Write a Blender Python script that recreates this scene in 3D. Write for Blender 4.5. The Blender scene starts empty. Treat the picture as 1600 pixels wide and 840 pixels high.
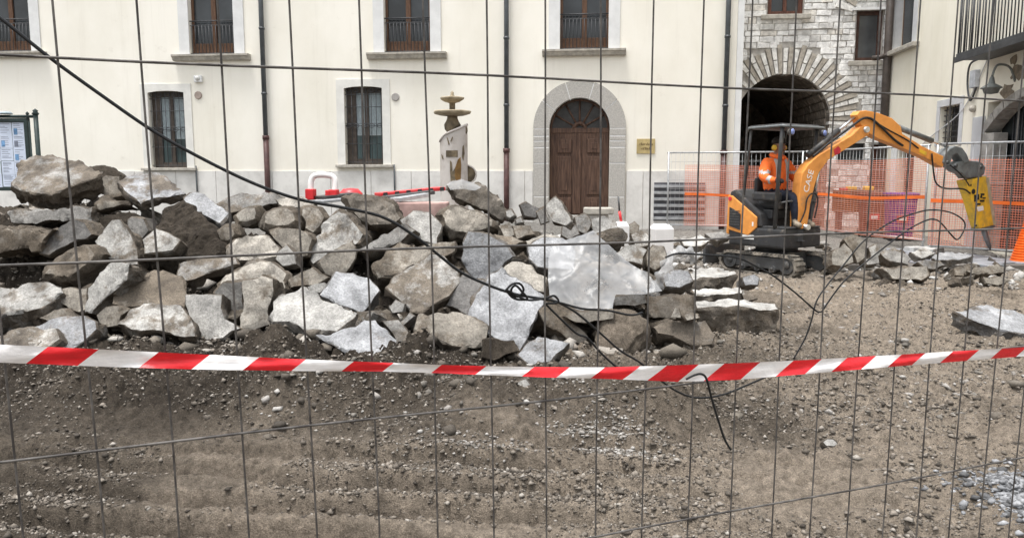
import bpy, bmesh, math, random
import numpy as np
from mathutils import Vector as V, Matrix, noise as mnoise
random.seed(7); rng = np.random.default_rng(11)
R = math.radians
scene = bpy.context.scene
COL = scene.collection

# ------------------------------------------------------------------ camera
FPX = 1200.0; PITCH = R(6.9); YAW = R(6.0)
CAM = V((0, 0, 1.6))
RIGHT = V((math.cos(YAW), math.sin(YAW), 0))
FH = V((-math.sin(YAW), math.cos(YAW), 0))
FWD = FH * math.cos(PITCH) + V((0, 0, -math.sin(PITCH)))
UP = RIGHT.cross(FWD)
cam_d = bpy.data.cameras.new('camera'); cam = bpy.data.objects.new('camera', cam_d); COL.objects.link(cam)
cam_d.sensor_width = 36; cam_d.lens = FPX / 1600 * 36; cam_d.clip_start = .05; cam_d.clip_end = 500
mw = Matrix((RIGHT, UP, -FWD)).transposed().to_4x4(); mw.translation = CAM
cam.matrix_world = mw
scene.camera = cam

# ------------------------------------------------------------------ world, sun, exposure
SUN_EL, SUN_AZ = R(77), R(225)       # high, veiled sun behind the camera
w = bpy.data.worlds.new('World'); scene.world = w; w.use_nodes = True
nt = w.node_tree; nt.nodes.clear()
sky = nt.nodes.new('ShaderNodeTexSky'); sky.sky_type = 'NISHITA'; sky.sun_disc = False
sky.sun_elevation = SUN_EL; sky.sun_rotation = SUN_AZ; sky.air_density = 1.6; sky.dust_density = 4.0; sky.ozone_density = 1.0
hsv = nt.nodes.new('ShaderNodeHueSaturation'); hsv.inputs['Saturation'].default_value = .22
bg = nt.nodes.new('ShaderNodeBackground'); bg.inputs['Strength'].default_value = .12
wo = nt.nodes.new('ShaderNodeOutputWorld')
nt.links.new(sky.outputs[0], hsv.inputs['Color']); nt.links.new(hsv.outputs[0], bg.inputs[0]); nt.links.new(bg.outputs[0], wo.inputs[0])
sd = bpy.data.lights.new('sun', 'SUN'); sd.energy = 1.5; sd.angle = R(14); sd.color = (1, .97, .93)
sun = bpy.data.objects.new('sun', sd); COL.objects.link(sun)
sdir = V((math.sin(SUN_AZ) * math.cos(SUN_EL), math.cos(SUN_AZ) * math.cos(SUN_EL), math.sin(SUN_EL)))
sun.rotation_euler = sdir.to_track_quat('Z', 'Y').to_euler(); sun.location = (0, -5, 20)
scene.view_settings.view_transform = 'Standard'; scene.view_settings.look = 'None'
scene.view_settings.exposure = 1.24; scene.view_settings.gamma = 1.0; scene.view_settings.use_curve_mapping = False
scene.render.engine = 'CYCLES'
scene.render.resolution_x = 1024; scene.render.resolution_y = 537

# ------------------------------------------------------------------ sight lines: photograph position -> place in the world
def ray(px, py): return FWD + RIGHT * ((px - 800) / FPX) + UP * ((420 - py) / FPX)
def at(px, py, d): return CAM + ray(px, py) * d
def on_plane(px, py, p0, n):
    r = ray(px, py); return CAM + r * ((p0 - CAM).dot(n) / r.dot(n))
def on_y(px, py, Y): return on_plane(px, py, V((0, Y, 0)), V((0, 1, 0)))
def on_x(px, py, X): return on_plane(px, py, V((X, 0, 0)), V((1, 0, 0)))
def on_z(px, py, Z): return on_plane(px, py, V((0, 0, Z)), V((0, 0, 1)))
def cw(xc, zh, z=0.0): return V((RIGHT.x * xc + FH.x * zh, RIGHT.y * xc + FH.y * zh, z))

# ------------------------------------------------------------------ materials
def nd(t, typ, **kw):
    n = t.nodes.new(typ)
    for k, v in kw.items():
        if k in n.inputs: n.inputs[k].default_value = v
        else: setattr(n, k, v)
    return n
def c4(c): return (c[0], c[1], c[2], 1)
MATS = {}
def mat(name, col, rough=.7, var=.18, scale=6, bump=.0, bscale=40, metal=0.0, col2=None, lo=.4, hi=.65, stretch=(1, 1, 1), spec=.3, detail=6, bdist=.02):
    """Principled surface: two tones mixed by noise, plus fine relief."""
    if name in MATS: return MATS[name]
    m = bpy.data.materials.new(name); m.use_nodes = True; t = m.node_tree
    b = t.nodes['Principled BSDF']; b.inputs['Roughness'].default_value = rough; b.inputs['Metallic'].default_value = metal
    b.inputs['Specular IOR Level'].default_value = spec
    tc = nd(t, 'ShaderNodeTexCoord'); mp = nd(t, 'ShaderNodeMapping'); mp.inputs['Scale'].default_value = stretch
    t.links.new(tc.outputs['Object'], mp.inputs[0])
    n = nd(t, 'ShaderNodeTexNoise', Scale=scale, Detail=detail, Roughness=.6); t.links.new(mp.outputs[0], n.inputs['Vector'])
    r = nd(t, 'ShaderNodeValToRGB'); r.color_ramp.elements[0].position = lo; r.color_ramp.elements[1].position = hi
    c2 = col2 or tuple(min(1, c * (1 + var)) for c in col); c1 = col if col2 else tuple(c * (1 - var) for c in col)
    r.color_ramp.elements[0].color = c4(c1); r.color_ramp.elements[1].color = c4(c2)
    t.links.new(n.outputs[0], r.inputs[0]); t.links.new(r.outputs[0], b.inputs['Base Color'])
    if bump:
        n2 = nd(t, 'ShaderNodeTexNoise', Scale=bscale, Detail=5, Roughness=.65); t.links.new(tc.outputs['Object'], n2.inputs['Vector'])
        bp = nd(t, 'ShaderNodeBump', Strength=bump, Distance=bdist); t.links.new(n2.outputs[0], bp.inputs['Height']); t.links.new(bp.outputs[0], b.inputs['Normal'])
    MATS[name] = m; return m

def add_mud(m, amount, scale=3.0, col=(.20, .17, .135)):
    t = m.node_tree; L = t.links.new; b = t.nodes['Principled BSDF']; src = b.inputs['Base Color'].links[0].from_socket
    ge = nd(t, 'ShaderNodeNewGeometry'); n = nd(t, 'ShaderNodeTexNoise', Scale=scale, Detail=10, Roughness=.75); L(ge.outputs['Position'], n.inputs['Vector'])
    r = nd(t, 'ShaderNodeMapRange'); L(n.outputs[0], r.inputs[0]); r.inputs[1].default_value = .66-amount*.4; r.inputs[2].default_value = .80-amount*.3; r.inputs[3].default_value = .06; r.inputs[4].default_value = .8
    mx = nd(t, 'ShaderNodeMix', data_type='RGBA'); L(r.outputs[0], mx.inputs['Factor']); L(src, mx.inputs['A']); mx.inputs['B'].default_value = c4(col); L(mx.outputs['Result'], b.inputs['Base Color'])
    return m
def rock_mat(name, broken, mix=.45):
    m = bpy.data.materials.new(name); m.use_nodes = True; t = m.node_tree; L = t.links.new
    b = t.nodes['Principled BSDF']; b.inputs['Roughness'].default_value = .82; b.inputs['Specular IOR Level'].default_value = .3
    tc = nd(t, 'ShaderNodeTexCoord'); oi = nd(t, 'ShaderNodeObjectInfo'); ge = nd(t, 'ShaderNodeNewGeometry')
    add = nd(t, 'ShaderNodeVectorMath', operation='ADD'); L(tc.outputs['Object'], add.inputs[0])
    mul = nd(t, 'ShaderNodeVectorMath', operation='SCALE'); L(oi.outputs['Location'], mul.inputs[0]); mul.inputs['Scale'].default_value = 3.7
    L(mul.outputs[0], add.inputs[1])
    P = add.outputs[0]
    # mineral speckle and tone drift
    n1 = nd(t, 'ShaderNodeTexNoise', Scale=5.0, Detail=8, Roughness=.68); L(P, n1.inputs['Vector'])
    n2 = nd(t, 'ShaderNodeTexNoise', Scale=60.0, Detail=4, Roughness=.7); L(P, n2.inputs['Vector'])
    n3 = nd(t, 'ShaderNodeTexNoise', Scale=2.2, Detail=7, Roughness=.62, Distortion=.4); L(P, n3.inputs['Vector'])
    r1 = nd(t, 'ShaderNodeMapRange'); L(n1.outputs[0], r1.inputs[0]); r1.inputs[1].default_value = .3; r1.inputs[2].default_value = .7; r1.inputs[3].default_value = .42; r1.inputs[4].default_value = 1.42
    r2 = nd(t, 'ShaderNodeMapRange'); L(n2.outputs[0], r2.inputs[0]); r2.inputs[1].default_value = .3; r2.inputs[2].default_value = .7; r2.inputs[3].default_value = .62; r2.inputs[4].default_value = 1.3
    mm = nd(t, 'ShaderNodeMath', operation='MULTIPLY'); L(r1.outputs[0], mm.inputs[0]); L(r2.outputs[0], mm.inputs[1])
    base = nd(t, 'ShaderNodeVectorMath', operation='SCALE'); L(oi.outputs['Color'], base.inputs[0]); L(mm.outputs[0], base.inputs['Scale'])
    # soil and old mortar clinging to the stone: patches, more on upward faces
    soil = nd(t, 'ShaderNodeValToRGB'); L(n1.outputs[0], soil.inputs[0])
    soil.color_ramp.elements[0].color = (.042, .033, .025, 1); soil.color_ramp.elements[1].color = (.19, .156, .118, 1)
    soil.color_ramp.elements[0].position = .3; soil.color_ramp.elements[1].position = .7
    ng = nd(t, 'ShaderNodeTexNoise', Scale=110.0, Detail=5, Roughness=.75); L(P, ng.inputs['Vector'])
    rg = nd(t, 'ShaderNodeMapRange'); L(ng.outputs[0], rg.inputs[0]); rg.inputs[1].default_value = .32; rg.inputs[2].default_value = .68; rg.inputs[3].default_value = .4; rg.inputs[4].default_value = 1.6
    sg = nd(t, 'ShaderNodeVectorMath', operation='SCALE'); L(soil.outputs[0], sg.inputs[0]); L(rg.outputs[0], sg.inputs['Scale'])
    sx = nd(t, 'ShaderNodeSeparateXYZ'); L(ge.outputs['Normal'], sx.inputs[0])
    up = nd(t, 'ShaderNodeMath', operation='MULTIPLY'); L(sx.outputs[2], up.inputs[0]); up.inputs[1].default_value = .07
    n5 = nd(t, 'ShaderNodeTexNoise', Scale=9.0, Detail=8, Roughness=.7); L(P, n5.inputs['Vector'])
    nm = nd(t, 'ShaderNodeMath', operation='MULTIPLY_ADD'); L(n5.outputs[0], nm.inputs[0]); nm.inputs[1].default_value = .8; nm.inputs[2].default_value = -.4
    n6 = nd(t, 'ShaderNodeMath', operation='ADD'); L(n3.outputs[0], n6.inputs[0]); L(nm.outputs[0], n6.inputs[1])
    s1 = nd(t, 'ShaderNodeMath', operation='ADD'); L(n6.outputs[0], s1.inputs[0]); L(up.outputs[0], s1.inputs[1])
    al = nd(t, 'ShaderNodeMath', operation='MULTIPLY_ADD'); L(oi.outputs['Alpha'], al.inputs[0]); al.inputs[1].default_value = .55; al.inputs[2].default_value = -.36 + (.20 if broken else 0)
    s2 = nd(t, 'ShaderNodeMath', operation='ADD'); L(s1.outputs[0], s2.inputs[0]); L(al.outputs[0], s2.inputs[1])
    s3 = nd(t, 'ShaderNodeMapRange'); L(s2.outputs[0], s3.inputs[0]); s3.inputs[1].default_value = .40; s3.inputs[2].default_value = .55
    s3.inputs[3].default_value = .04; s3.inputs[4].default_value = .92
    mx = nd(t, 'ShaderNodeMix', data_type='RGBA'); L(s3.outputs[0], mx.inputs['Factor']); L(base.outputs[0], mx.inputs['A']); L(sg.outputs[0], mx.inputs['B'])
    out = mx.outputs['Result']
    if broken:
        m2 = nd(t, 'ShaderNodeMix', data_type='RGBA'); m2.inputs['Factor'].default_value = mix; L(out, m2.inputs['A']); L(sg.outputs[0], m2.inputs['B']); out = m2.outputs['Result']
    L(out, b.inputs['Base Color'])
    # relief
    n4a = nd(t, 'ShaderNodeTexNoise', Scale=20.0, Detail=10, Roughness=.75); L(P, n4a.inputs['Vector'])
    vo = nd(t, 'ShaderNodeTexVoronoi', Scale=14.0, Randomness=1.0); L(P, vo.inputs['Vector'])
    n4 = nd(t, 'ShaderNodeMath', operation='MULTIPLY_ADD'); L(vo.outputs['Distance'], n4.inputs[0]); n4.inputs[1].default_value = .35 if broken else .12; L(n4a.outputs[0], n4.inputs[2])
    bp = nd(t, 'ShaderNodeBump', Strength=1.0 if broken else .75, Distance=.05 if broken else .022); L(n4.outputs[0], bp.inputs['Height'])
    L(bp.outputs[0], b.inputs['Normal'])
    MATS[name] = m; return m
ROCK_FACE = rock_mat('stone_face', False); ROCK_SIDE = rock_mat('stone_broken', True); ROCK_EARTHY = rock_mat('stone_earthy_edge', True, .85)

# ------------------------------------------------------------------ mesh builder
class MB:
    def __init__(s): s.v = []; s.f = []; s.m = []; s.smooth = []
    def add(s, vs, fs, mi=0, sm=False):
        o = len(s.v); s.v += [V(v) for v in vs]
        for f in fs: s.f.append([i + o for i in f]); s.m.append(mi); s.smooth.append(sm)
        return s
    def box(s, lo, hi, mi=0, mtx=None):
        x0, y0, z0 = lo; x1, y1, z1 = hi
        vs = [V(p) for p in ((x0,y0,z0),(x1,y0,z0),(x1,y1,z0),(x0,y1,z0),(x0,y0,z1),(x1,y0,z1),(x1,y1,z1),(x0,y1,z1))]
        if mtx is not None: vs = [mtx @ v for v in vs]
        return s.add(vs, [(0,3,2,1),(4,5,6,7),(0,1,5,4),(1,2,6,5),(2,3,7,6),(3,0,4,7)], mi)
    def tube(s, pts, r, n=8, mi=0, sm=True):
        pts = [V(p) for p in pts]; k = len(pts)
        rs = r if isinstance(r, (list, tuple)) else [r] * k
        vs = []; prev = None
        for i, p in enumerate(pts):
            t = (pts[min(i+1, k-1)] - pts[max(i-1, 0)]).normalized()
            if prev is None:
                a = V((0, 0, 1)) if abs(t.z) < .9 else V((1, 0, 0)); u = t.cross(a).normalized()
            else: u = (prev - t * prev.dot(t)).normalized()
            prev = u; w_ = t.cross(u)
            for j in range(n):
                an = 2 * math.pi * j / n; vs.append(p + (u * math.cos(an) + w_ * math.sin(an)) * rs[i])
        fs = [(i*n+j, i*n+(j+1) % n, (i+1)*n+(j+1) % n, (i+1)*n+j) for i in range(k-1) for j in range(n)]
        s.add(vs, fs, mi, sm)
        o = len(s.v) - k * n
        s.f.append([o + j for j in reversed(range(n))]); s.m.append(mi); s.smooth.append(False)
        s.f.append([o + (k-1)*n + j for j in range(n)]); s.m.append(mi); s.smooth.append(False)
        return s
    def lathe(s, prof, n=24, c=(0, 0, 0), mi=0, axis=None, wob=0):
        c = V(c); vs = []; k = len(prof)
        q = V((0, 0, 1)).rotation_difference(V(axis)) if axis is not None else None
        for (r, z) in prof:
            for j in range(n):
                a = 2 * math.pi * j / n; rr = r * (1 + (wob * math.cos(a * 8) if wob else 0))
                p = V((rr * math.cos(a), rr * math.sin(a), z))
                vs.append(c + (q @ p if q else p))
        fs = [(i*n+j, i*n+(j+1) % n, (i+1)*n+(j+1) % n, (i+1)*n+j) for i in range(k-1) for j in range(n)]
        s.add(vs, fs, mi, True)
        o = len(s.v) - k * n
        if prof[0][0] > 1e-4: s.f.append([o + j for j in reversed(range(n))]); s.m.append(mi); s.smooth.append(False)
        if prof[-1][0] > 1e-4: s.f.append([o + (k-1)*n + j for j in range(n)]); s.m.append(mi); s.smooth.append(False)
        return s
    def prism(s, poly, vec, mi=0, side_mi=None):
        a = [V(p) for p in poly]; vec = V(vec); n = len(a)
        nrm = V((0, 0, 0))
        for i in range(n): nrm += a[i].cross(a[(i+1) % n])
        if nrm.dot(vec) > 0: a.reverse()
        b = [p + vec for p in a]
        s.add(a + b, [list(range(n)), list(range(2*n-1, n-1, -1))], mi)
        o = len(s.v) - 2 * n
        for i in range(n):
            j = (i + 1) % n; s.f.append([o+j, o+i, o+n+i, o+n+j]); s.m.append(mi if side_mi is None else side_mi); s.smooth.append(False)
        return s
    def mesh(s, name):
        me = bpy.data.meshes.new(name); me.from_pydata([tuple(v) for v in s.v], [], s.f)
        me.polygons.foreach_set('material_index', s.m); me.polygons.foreach_set('use_smooth', s.smooth); me.update()
        return me
    def build(s, name, m, parent=None, origin=None, bevel=0):
        me = s.mesh(name)
        for x in (m if isinstance(m, (list, tuple)) else [m]): me.materials.append(x)
        if bevel:
            bm = bmesh.new(); bm.from_mesh(me)
            bmesh.ops.bevel(bm, geom=[e for e in bm.edges if e.is_manifold and e.calc_face_angle(0) > .5], offset=bevel, segments=2, affect='EDGES', profile=.6)
            bm.to_mesh(me); bm.free()
        return link(name, me, parent, origin)
def link(name, me, parent=None, origin=None):
    o = bpy.data.objects.new(name, me); COL.objects.link(o)
    if parent is not None:
        o.parent = parent
        if parent.get('_abs'): o.matrix_parent_inverse = Matrix.Translation(-V(parent['_abs']))
        elif parent.parent is not None and parent.parent.get('_abs'): pass
    elif origin is not None:
        og = V(origin); me.transform(Matrix.Translation(-og)); o.location = og
    return o
def thing(name, label, cat, loc, group=None, absolute=True):
    """Empty at the thing's base; parts are modelled in world coordinates when absolute."""
    o = bpy.data.objects.new(name, None); COL.objects.link(o); o.location = loc; o.empty_display_size = .1
    o['label'] = label; o['category'] = cat
    if group: o['group'] = group
    if absolute: o['_abs'] = tuple(loc)
    return o
def tag(o, label=None, cat=None, group=None, kind=None):
    if label: o['label'] = label
    if cat: o['category'] = cat
    if group: o['group'] = group
    if kind: o['kind'] = kind
    return o
def lerp(a, b, t): return a + (b - a) * t
def smooth_path(pts, n=8):
    """Catmull-Rom through the points"""
    pts = [V(p) for p in pts]; out = []
    for i in range(len(pts) - 1):
        p0 = pts[max(i-1, 0)]; p1 = pts[i]; p2 = pts[i+1]; p3 = pts[min(i+2, len(pts)-1)]
        for k in range(n):
            t = k / n
            out.append(.5 * ((2*p1) + (p2-p0)*t + (2*p0-5*p1+4*p2-p3)*t*t + (3*p1-p0-3*p2+p3)*t**3))
    out.append(pts[-1]); return out
# ------------------------------------------------------------------ terrain
_tab = rng.random((256, 256))
def vnoise(x, y):
    xi = np.floor(x).astype(int); yi = np.floor(y).astype(int); fx = x - xi; fy = y - yi
    fx = fx*fx*fx*(fx*(fx*6-15)+10); fy = fy*fy*fy*(fy*(fy*6-15)+10)
    g = lambda a, b: _tab[a & 255, b & 255]
    return (g(xi,yi)*(1-fx)+g(xi+1,yi)*fx)*(1-fy) + (g(xi,yi+1)*(1-fx)+g(xi+1,yi+1)*fx)*fy
def fbm(x, y, s, o=4, gain=.5):
    a = 1.0; r = 0*x; tot = 0
    for k in range(o):
        c, sn = math.cos(.6*k), math.sin(.6*k)
        r = r + a*(vnoise((x*c - y*sn)*s + 17.3*k, (x*sn + y*c)*s + 9.1*k) - .5); tot += a; a *= gain; s *= 2.03
    return r / tot
def sstep(a, b, x):
    t = np.clip((x - a) / (b - a), 0, 1); return t*t*(3-2*t)
_px = np.array([-600, -100, 0, 150, 300, 420, 560, 640, 720, 800, 900, 960, 1030, 1090, 1130, 1400.])
_row = np.array([330, 290, 275, 265, 312, 318, 322, 330, 312, 325, 335, 350, 392, 455, 520, 560.])
_zt = 1.6 + 8.2*np.tan(np.arctan((420-_row)/1200) - PITCH)
MOUNDS = [  # px, row on bare ground, radius, height
    (1045, 672, .22, .20), (1000, 655, .28, .10), (1600, 800, .42, .12), (930, 655, .35, .07), (740, 665, .45, .14), (420, 640, .55, .14), (130, 640, .45, .12), (600, 625, .45, .12),
    (1290, 600, .6, .06), (1440, 560, .8, .06), (1180, 610, .4, .07), (960, 540, .5, .24), (1180, 560, .6, .06), (1380, 500, .9, .05), (1470, 470, .9, .06)]
_mw = []
for (a_, b_, r_, h_) in ((225, 550, .28, .20), (430, 552, .34, .27), (655, 553, .24, .18), (905, 560, .25, .08), (560, 585, .3, .10)):
    p_ = on_z(a_, b_, .27); _mw.append((p_.dot(RIGHT), p_.dot(FH), r_, h_))
_n0 = len(_mw)
for (a_, b_, r_, h_) in MOUNDS:
    p_ = on_z(a_, b_, 0.03); _mw.append((p_.dot(RIGHT), p_.dot(FH), r_, h_))
def ground(xc, zh):
    xc = np.asarray(xc, float); zh = np.asarray(zh, float)
    px = 800 + 1200*xc/np.maximum(zh, .5)
    left = 1/(1+np.exp((xc-1.3)/.45))
    wob = zh + .5*fbm(xc, zh, .7, 3) + .10*xc
    z = .02 + (.04 + .08*left)*sstep(4.3, 4.9, wob) + (.03 + .03*left)*sstep(5.0, 6.1, wob) - .09*(1-left)*sstep(7.2, 11, zh)
    z = z + .17*sstep(13.2, 18, zh)
    zt = np.interp(px, _px, _zt)
    front = .27 + .63*(zh-6.0) - .66
    core = np.minimum(front, zt - .5)
    core = np.minimum(core, zt - .42 - .55*np.maximum(0, zh-9.6))
    core = np.where(px > 1085, -1, core) + .12*fbm(xc, zh, 1.6, 3)
    k = .08; z = np.maximum(z, core) + k*np.exp(-np.abs(z-core)/k*1.0)*.35
    for (mx, my, r_, h_) in _mw:
        z = z + h_*np.exp(-((xc-mx)**2 + (zh-my)**2)/(r_*r_*.6))
    # pit beside the small dark heap, wheel ruts near the fence
    z = z - .10*np.exp(-((xc-_mw[_n0][0]-.02)**2 + (zh-_mw[_n0][1]+.20)**2)/.02)
    ph_ = (zh*1.0 + xc*.13 + .16*fbm(xc, zh, .9, 3))/.31; ph_ = ph_ - np.floor(ph_); rut = np.where(ph_ < .18, ph_/.18, (1-ph_)/.82) - .5 - .8*np.exp(-((ph_-.04)/.05)**2)
    rmask = sstep(2.6, 2.9, zh)*(1-sstep(4.2, 4.6, zh))*(1/(1+np.exp((xc-.5)/.3)) + .35)
    z = z + .08*rut*rmask*(.4 + 1.2*np.clip(fbm(xc+2, zh*2, .8, 2)+.4, 0, 1))
    # lumps and clods
    rough = .5 + .7*sstep(4.3, 4.9, wob)*(.4+.6*left)
    far = 1 - .6*sstep(12, 16, zh)
    z = z + far*(.11*fbm(xc, zh, 1.1, 3) + rough*(.12*fbm(xc, zh, 4, 4, .62) + .10*np.abs(fbm(xc+5, zh, 9, 3, .6))*2 ))
    z = z + rough*.045*np.abs(fbm(xc, zh, 26, 3, .7))*(zh < 10)
    return z
def gz(p): return float(ground(np.array([p.dot(RIGHT)]), np.array([p.dot(FH)]))[0])

def soil_mat():
    m = bpy.data.materials.new('earth'); m.use_nodes = True; t = m.node_tree; L = t.links.new
    b = t.nodes['Principled BSDF']; b.inputs['Roughness'].default_value = .95; b.inputs['Specular IOR Level'].default_value = .15
    tc = nd(t, 'ShaderNodeNewGeometry'); P = tc.outputs['Position']
    n1 = nd(t, 'ShaderNodeTexNoise', Scale=.8, Detail=6, Roughness=.62); L(P, n1.inputs['Vector'])
    n2 = nd(t, 'ShaderNodeTexNoise', Scale=20, Detail=10, Roughness=.78); L(P, n2.inputs['Vector'])
    n3 = nd(t, 'ShaderNodeTexNoise', Scale=150, Detail=4, Roughness=.75); L(P, n3.inputs['Vector'])
    # damp dark earth to the left, dry pale earth to the right
    sx = nd(t, 'ShaderNodeSeparateXYZ'); L(P, sx.inputs[0])
    g = nd(t, 'ShaderNodeMapRange'); L(sx.outputs[0], g.inputs[0]); g.inputs[1].default_value = -2.5; g.inputs[2].default_value = 2.6; g.inputs[3].default_value = -.2; g.inputs[4].default_value = .24
    gy = nd(t, 'ShaderNodeMapRange'); L(sx.outputs[1], gy.inputs[0]); gy.inputs[1].default_value = 4.0; gy.inputs[2].default_value = 4.7; gy.inputs[3].default_value = .24; gy.inputs[4].default_value = 0
    s = nd(t, 'ShaderNodeMath', operation='ADD'); L(n1.outputs[0], s.inputs[0]); L(g.outputs[0], s.inputs[1])
    s2 = nd(t, 'ShaderNodeMath', operation='ADD'); L(s.outputs[0], s2.inputs[0]); L(gy.outputs[0], s2.inputs[1])
    r = nd(t, 'ShaderNodeValToRGB'); L(s2.outputs[0], r.inputs[0]); e = r.color_ramp.elements
    e[0].position = .3; e[0].color = (.05, .041, .032, 1); e[1].position = .74; e[1].color = (.275, .23, .182, 1)
    k = e.new(.52); k.color = (.12, .10, .079, 1)
    v = nd(t, 'ShaderNodeMapRange'); L(n2.outputs[0], v.inputs[0]); v.inputs[1].default_value = .3; v.inputs[2].default_value = .7; v.inputs[3].default_value = .38; v.inputs[4].default_value = 1.6
    v2 = nd(t, 'ShaderNodeMapRange'); L(n3.outputs[0], v2.inputs[0]); v2.inputs[1].default_value = .3; v2.inputs[2].default_value = .7; v2.inputs[3].default_value = .5; v2.inputs[4].default_value = 1.5
    mm = nd(t, 'ShaderNodeMath', operation='MULTIPLY'); L(v.outputs[0], mm.inputs[0]); L(v2.outputs[0], mm.inputs[1])
    sc = nd(t, 'ShaderNodeVectorMath', operation='SCALE'); L(r.outputs[0], sc.inputs[0]); L(mm.outputs[0], sc.inputs['Scale'])
    # grey stone dust towards the buildings
    gd = nd(t, 'ShaderNodeMapRange'); L(sx.outputs[1], gd.inputs[0]); gd.inputs[1].default_value = 11.5; gd.inputs[2].default_value = 15.5; gd.inputs[3].default_value = 0; gd.inputs[4].default_value = .85
    dc = nd(t, 'ShaderNodeVectorMath', operation='SCALE'); dc.inputs[0].default_value = (.20, .193, .18); L(mm.outputs[0], dc.inputs['Scale'])
    dm = nd(t, 'ShaderNodeMix', data_type='RGBA'); L(gd.outputs[0], dm.inputs['Factor']); L(sc.outputs[0], dm.inputs['A']); L(dc.outputs[0], dm.inputs['B'])
    L(dm.outputs['Result'], b.inputs['Base Color'])
    ad = nd(t, 'ShaderNodeMath', operation='MULTIPLY_ADD'); L(n3.outputs[0], ad.inputs[0]); ad.inputs[1].default_value = .35; L(n2.outputs[0], ad.inputs[2])
    bp = nd(t, 'ShaderNodeBump', Strength=1.0, Distance=.045); L(ad.outputs[0], bp.inputs['Height']); L(bp.outputs[0], b.inputs['Normal'])
    MATS['earth'] = m; return m
EARTH = soil_mat()

def build_ground():
    na, nr = 860, 560
    ang = np.linspace(-R(50), R(50), na); rad = 2.2*np.exp(np.linspace(0, math.log(25/2.2), nr))
    A, Rr = np.meshgrid(ang, rad)
    xc = Rr*np.tan(A)*.9; zh = Rr
    z = ground(xc, zh)
    X = RIGHT.x*xc + FH.x*zh; Y = RIGHT.y*xc + FH.y*zh
    co = np.stack([X, Y, z], -1).reshape(-1, 3)
    idx = np.arange(na*nr).reshape(nr, na)
    q = np.stack([idx[:-1, :-1], idx[:-1, 1:], idx[1:, 1:], idx[1:, :-1]], -1).reshape(-1, 4)
    me = bpy.data.meshes.new('ground')
    me.vertices.add(len(co)); me.vertices.foreach_set('co', co.ravel())
    me.loops.add(q.size); me.loops.foreach_set('vertex_index', q.ravel().astype(np.int32))
    me.polygons.add(len(q)); me.polygons.foreach_set('loop_start', np.arange(0, q.size, 4, dtype=np.int32))
    me.update(calc_edges=True); me.polygons.foreach_set('use_smooth', np.ones(len(q), bool)); me.validate()
    me.materials.append(EARTH)
    tag(link('ground', me), kind='structure')
    # wide flat sheet round the dug-up square
    b = MB(); b.add([(-90, -60, -.12), (90, -60, -.12), (90, 110, -.12), (-90, 110, -.12)], [(0, 1, 2, 3)])
    tag(b.build('outer_ground', EARTH), kind='structure')
build_ground()

# remaining stone paving along the right-hand fence
PAVE = mat('paving', (.22, .23, .25), .6, .25, 3, .3, 30)
def paving():
    root = None
    pts = []
    b = MB(); base = [cw(5.6, 13.0), cw(9.0, 12.9), cw(9.0, 16.4), cw(7.3, 16.4)]
    for p in base: p.z = .095
    b.prism([p for p in base], (0, 0, -.12)); root = tag(b.build('pavement', mat('pave_bed', (.13, .12, .11), .9)), kind='structure')
    u = (cw(8.2, 15.9) - cw(9.0, 13.0)); u.z = 0; u.normalize(); v = V((-u.y, u.x, 0))
    o = cw(9.0, 12.6)
    for i in range(8):
        s = 0
        while s < 4.2:
            l = random.uniform(.45, .8)
            c = o + u*(s + l/2) + v*(i*.42 - .1)
            xc, zh = c.dot(RIGHT), c.dot(FH)
            if 13.1 < zh < 16.2 and xc > 5.75 + (zh-13)*.45 and xc < 8.95 and random.random() < .93:
                b = MB(); zz = .095 + random.uniform(.012, .026)
                m_ = Matrix.Translation((c.x, c.y, zz)) @ Matrix.Rotation(math.atan2(u.y, u.x) + random.uniform(-.02, .02), 4, 'Z') @ Matrix.Rotation(random.uniform(-.015, .015), 4, 'X')
                b.box((-l/2+.008, -.2, -.05), (l/2-.008, .2, 0), 0, m_)
                b.build('paving_slab', PAVE, root, bevel=.008)
            s += l
paving()
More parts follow.
